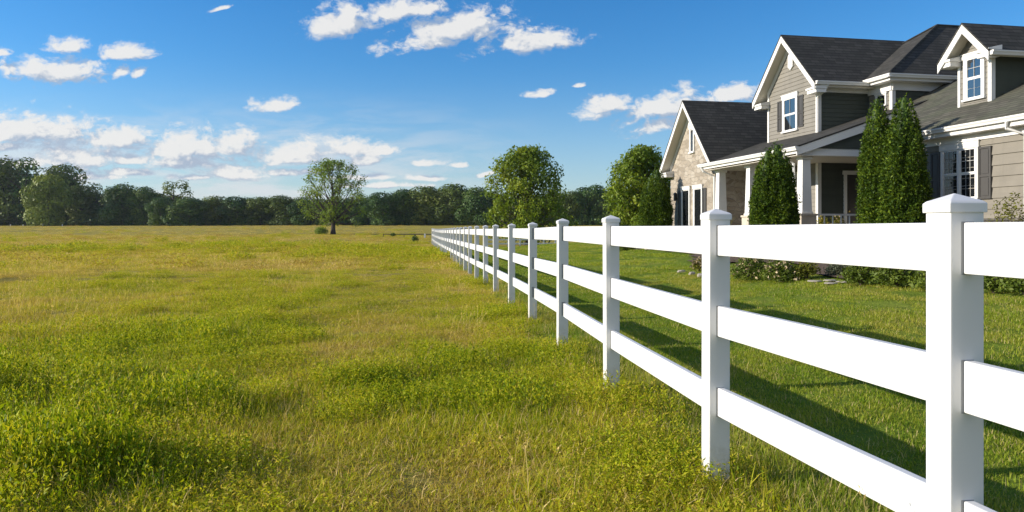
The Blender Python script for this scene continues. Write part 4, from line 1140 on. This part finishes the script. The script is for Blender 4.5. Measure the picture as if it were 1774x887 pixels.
Y = 98; X = at(736, Y)
o = link(MB().box(-.1, .1, -.1, .1, -.2, .5).frus(0, 0, .501, .6, .12, .02).mesh('marker_post', TRIM, .01), 'gate_post'); o.location = (X, Y, gz(X, Y))
tag(o, 'short white post standing just beyond the end of the long fence', 'post')
shrub('field_bush', 719, 0, 15, 11, LEAF_WOOD, 70, 'dark little bush in the tall grass beside the fence end', leaf=.16, Y=78)
shrub('field_bush', 681, 0, 10, 7, LEAF_WOOD, 71, 'small dark bush on the line of the low dark fence', leaf=.16, Y=104)
shrub('field_bush', 556, 0, 26, 13, LEAF_LONE, 72, 'low shrubby growth at the foot of the lone field tree', leaf=.2, Y=125)

# ------------------------------------------------------------------ sky, sun, camera
def cloud_group():
    g = bpy.data.node_groups.new('cloud_field', 'ShaderNodeTree')
    g.interface.new_socket('Vector', in_out='INPUT', socket_type='NodeSocketVector')
    g.interface.new_socket('Density', in_out='OUTPUT', socket_type='NodeSocketFloat')
    N = NT(g); gi = g.nodes.new('NodeGroupInput'); go = g.nodes.new('NodeGroupOutput')
    uv = gi.outputs[0]
    wv = N.n('TexNoise', {'Vector': uv, 'Scale': 16., 'Detail': 3.}).outputs[1]
    wv = N.n('VectorMath', {0: N.n('VectorMath', {0: wv, 1: (.5, .5, .5)}, operation='SUBTRACT').outputs[0], 1: (.034, .014, 0)}, operation='MULTIPLY').outputs[0]
    uv = N.n('VectorMath', {0: uv, 1: wv}, operation='ADD').outputs[0]
    C = [(100,118,88,30,0),(112,78,36,18,0),(213,90,38,20,8),(208,121,18,16,20),(240,121,14,11,30),(75,222,112,40,0),(195,238,90,26,0),
         (340,250,118,40,0),(500,262,70,30,0),(505,277,60,10,4),(481,178,40,16,3),(600,32,72,34,8),(690,14,90,26,6),(780,46,100,38,12),(922,68,78,28,8),(834,61,13,10,25),
         (1050,182,42,26,10),(1150,180,66,34,14),(1262,164,60,20,5),(1142,218,42,18,14),(607,252,52,24,0),(667,260,34,13,5),(628,275,36,12,0),(940,159,28,9,8),(385,15,16,5,14),
         (130,272,74,28,0),(20,252,60,11,0),(30,280,50,12,0),(235,275,46,14,0),(310,280,66,20,0),(405,296,66,20,0),(225,298,60,10,0),(500,297,70,9,0),(740,283,30,8,0),(620,305,60,8,0),
         (735,308,40,7,0),(842,303,16,6,15),(790,288,18,6,0),(120,307,90,8,0),(330,308,60,8,0),(10,90,18,10,0),(0,232,60,20,0),(660,320,80,6,0),(1010,145,10,5,0)]
    acc = None
    for (x, y, a, b, rot) in C:
        mp = N.n('Mapping', {'Vector': uv, 'Location': ((x-887)/F, (HY-y-b*.28)/F, 0), 'Rotation': (0, 0, math.radians(rot)), 'Scale': (a*1.12/F, b*1.02/F, 1)}, vector_type='TEXTURE').outputs[0]
        ml = N.n('VectorMath', {0: mp, 1: (1, -1.9, 1)}, operation='MULTIPLY').outputs[0]
        mx = N.n('VectorMath', {0: mp, 1: ml}, operation='MAXIMUM').outputs[0]
        f = N.math('SUBTRACT', 1., N.n('VectorMath', {0: mx}, operation='LENGTH').outputs[1])
        acc = f if acc is None else N.math('MAXIMUM', acc, f)
    st = N.n('Mapping', {'Vector': uv, 'Scale': (1, 1.5, 1)}).outputs[0]
    n1 = N.noise(st, 24, 7, .6, .3); n2 = N.noise(st, 80, 6, .65, .3)
    nn = N.math('ADD', N.math('MULTIPLY', N.math('SUBTRACT', n1, .5), 2.6), N.math('MULTIPLY', N.math('SUBTRACT', n2, .5), 1.3))
    d = N.math('ADD', N.math('MAXIMUM', acc, -1.), nn)
    g.links.new(d, go.inputs[0]); return g
w = bpy.data.worlds.new('World'); SC.world = w; w.use_nodes = True
nt = w.node_tree; nt.nodes.clear(); N = NT(nt)
out = nt.nodes.new('ShaderNodeOutputWorld')
sky = N.n('TexSky', sky_type='NISHITA'); sky.sun_disc = False; sky.sun_elevation = SUN_EL
sky.sun_rotation = math.atan2(SUN_H.x, SUN_H.y); sky.altitude = 200; sky.air_density = 1.15; sky.dust_density = .08; sky.ozone_density = 4.0
SKY_STR = .108
hsv = N.n('HueSaturation', {'Hue': .5, 'Saturation': 1.2, 'Value': 1., 'Color': N.mix(1., sky.outputs[0], (.81, .915, 1.07), 'MULTIPLY')})
bg = N.n('Background', {'Color': hsv.outputs[0], 'Strength': SKY_STR})
dirv = N.n('TexCoord').outputs['Generated']; s = N.sep(dirv)
yy = N.math('MAXIMUM', s[1], .05)
uv = N.comb(N.math('DIVIDE', s[0], yy), N.math('DIVIDE', s[2], yy), 0.)
grp = cloud_group()
g1 = nt.nodes.new('ShaderNodeGroup'); g1.node_tree = grp; nt.links.new(uv, g1.inputs[0])
off = N.n('VectorMath', {0: uv, 1: (-.012, .016, 0)}, operation='ADD').outputs[0]
g2 = nt.nodes.new('ShaderNodeGroup'); g2.node_tree = grp; nt.links.new(off, g2.inputs[0])
den = N.n('MapRange', {0: g1.outputs[0], 1: -.20, 2: .55}, interpolation_type='SMOOTHSTEP').outputs[0]
den = N.math('MULTIPLY', den, N.math('MULTIPLY', s[1], 8., True))
den = N.math('MULTIPLY', den, N.math('MULTIPLY', s[2], 60., True))
lit = N.n('MapRange', {0: N.math('SUBTRACT', g1.outputs[0], g2.outputs[0]), 1: -.42, 2: .52}, interpolation_type='SMOOTHSTEP').outputs[0]
cc = N.mix(lit, (.50, .60, .76), (1.06, 1.05, 1.03))
bgc = N.n('Background', {'Color': cc, 'Strength': .57})
# thin broken veil of far cloud low in the sky, and the pale air at the horizon
vn = N.noise(N.n('Mapping', {'Vector': uv, 'Scale': (7, 34, 1)}).outputs[0], 1., 6, .62, .4)
vb = N.math('MULTIPLY', N.n('MapRange', {0: N.sep(uv)[1], 1: .19, 2: .07}, interpolation_type='SMOOTHSTEP').outputs[0], N.n('MapRange', {0: N.sep(uv)[0], 1: .10, 2: -.28}, interpolation_type='SMOOTHSTEP').outputs[0])
veil = N.math('MULTIPLY', N.n('MapRange', {0: vn, 1: .38, 2: .64}, interpolation_type='SMOOTHSTEP').outputs[0], N.math('MULTIPLY', vb, .72))
pale = N.n('MapRange', {0: s[2], 1: .22, 2: .0}, interpolation_type='SMOOTHSTEP').outputs[0]
bgp = N.n('Background', {'Color': (.66, .77, .92, 1), 'Strength': .56})
bg = N.n('MixShader', {0: N.math('MULTIPLY', pale, .38), 1: bg.outputs[0], 2: bgp.outputs[0]})
bgv = N.n('Background', {'Color': (.92, .94, .98, 1), 'Strength': .57})
bg = N.n('MixShader', {0: N.math('MULTIPLY', veil, N.math('MULTIPLY', s[1], 8., True)), 1: bg.outputs[0], 2: bgv.outputs[0]})
# bright broken cloud behind the lens, unseen and added to fill shaded faces
bn = N.noise(N.n('Mapping', {'Vector': dirv, 'Scale': (3, 3, 7)}).outputs[0], 1., 5, .6, .3)
bk = N.math('MULTIPLY', N.n('MapRange', {0: bn, 1: .40, 2: .58}, interpolation_type='SMOOTHSTEP').outputs[0], N.n('MapRange', {0: s[1], 1: -.10, 2: -.35}, interpolation_type='SMOOTHSTEP').outputs[0])
bgb = N.n('Background', {'Color': (1.0, .98, .95, 1), 'Strength': .52})
bg = N.n('MixShader', {0: bk, 1: bg.outputs[0], 2: bgb.outputs[0]})
mx = N.n('MixShader', {0: N.math('MULTIPLY', den, .95), 1: bg.outputs[0], 2: bgc.outputs[0]})
nt.links.new(mx.outputs[0], out.inputs[0])

HAZE = 0.00010
hm = bpy.data.materials.new('haze_air'); hm.use_nodes = True; hm.node_tree.nodes.clear(); HN = NT(hm.node_tree)
ho_ = hm.node_tree.nodes.new('ShaderNodeOutputMaterial')
hv = HN.n('VolumePrincipled', {'Color': (.80, .88, 1, 1), 'Density': HAZE, 'Anisotropy': .2})
hm.node_tree.links.new(hv.outputs[0], ho_.inputs['Volume'])
hz = MB().box(-1000, 1000, -300, 1600, float(GZ.min())-1, 30).build('haze', hm)
tag(hz, 'thin summer haze over the fields', 'haze', kind='stuff')
sl = bpy.data.lights.new('sun', 'SUN'); sl.energy = 4.6; sl.angle = math.radians(.5); sl.color = (1, .91, .78)
so = bpy.data.objects.new('sun', sl); COL.objects.link(so); so.location = (-30, 0, 30)
so.rotation_euler = SUN.to_track_quat('Z', 'Y').to_euler()

cam = bpy.data.cameras.new('camera'); co = bpy.data.objects.new('camera', cam); COL.objects.link(co)
cam.sensor_width = 36; cam.lens = F/1774*36; cam.shift_y = -(443.5-HY)/1774
cam.clip_start = .05; cam.clip_end = 4000
co.location = (0, 0, CAMZ); co.rotation_euler = (math.pi/2, 0, 0)
SC.camera = co
vs = SC.view_settings; vs.view_transform = 'Standard'; vs.look = 'None'; vs.exposure = .52; vs.gamma = 1; vs.use_curve_mapping = False
SC.cycles.max_bounces = 6; SC.cycles.diffuse_bounces = 3; SC.cycles.glossy_bounces = 3; SC.cycles.transmission_bounces = 3
SC.cycles.use_denoising = True
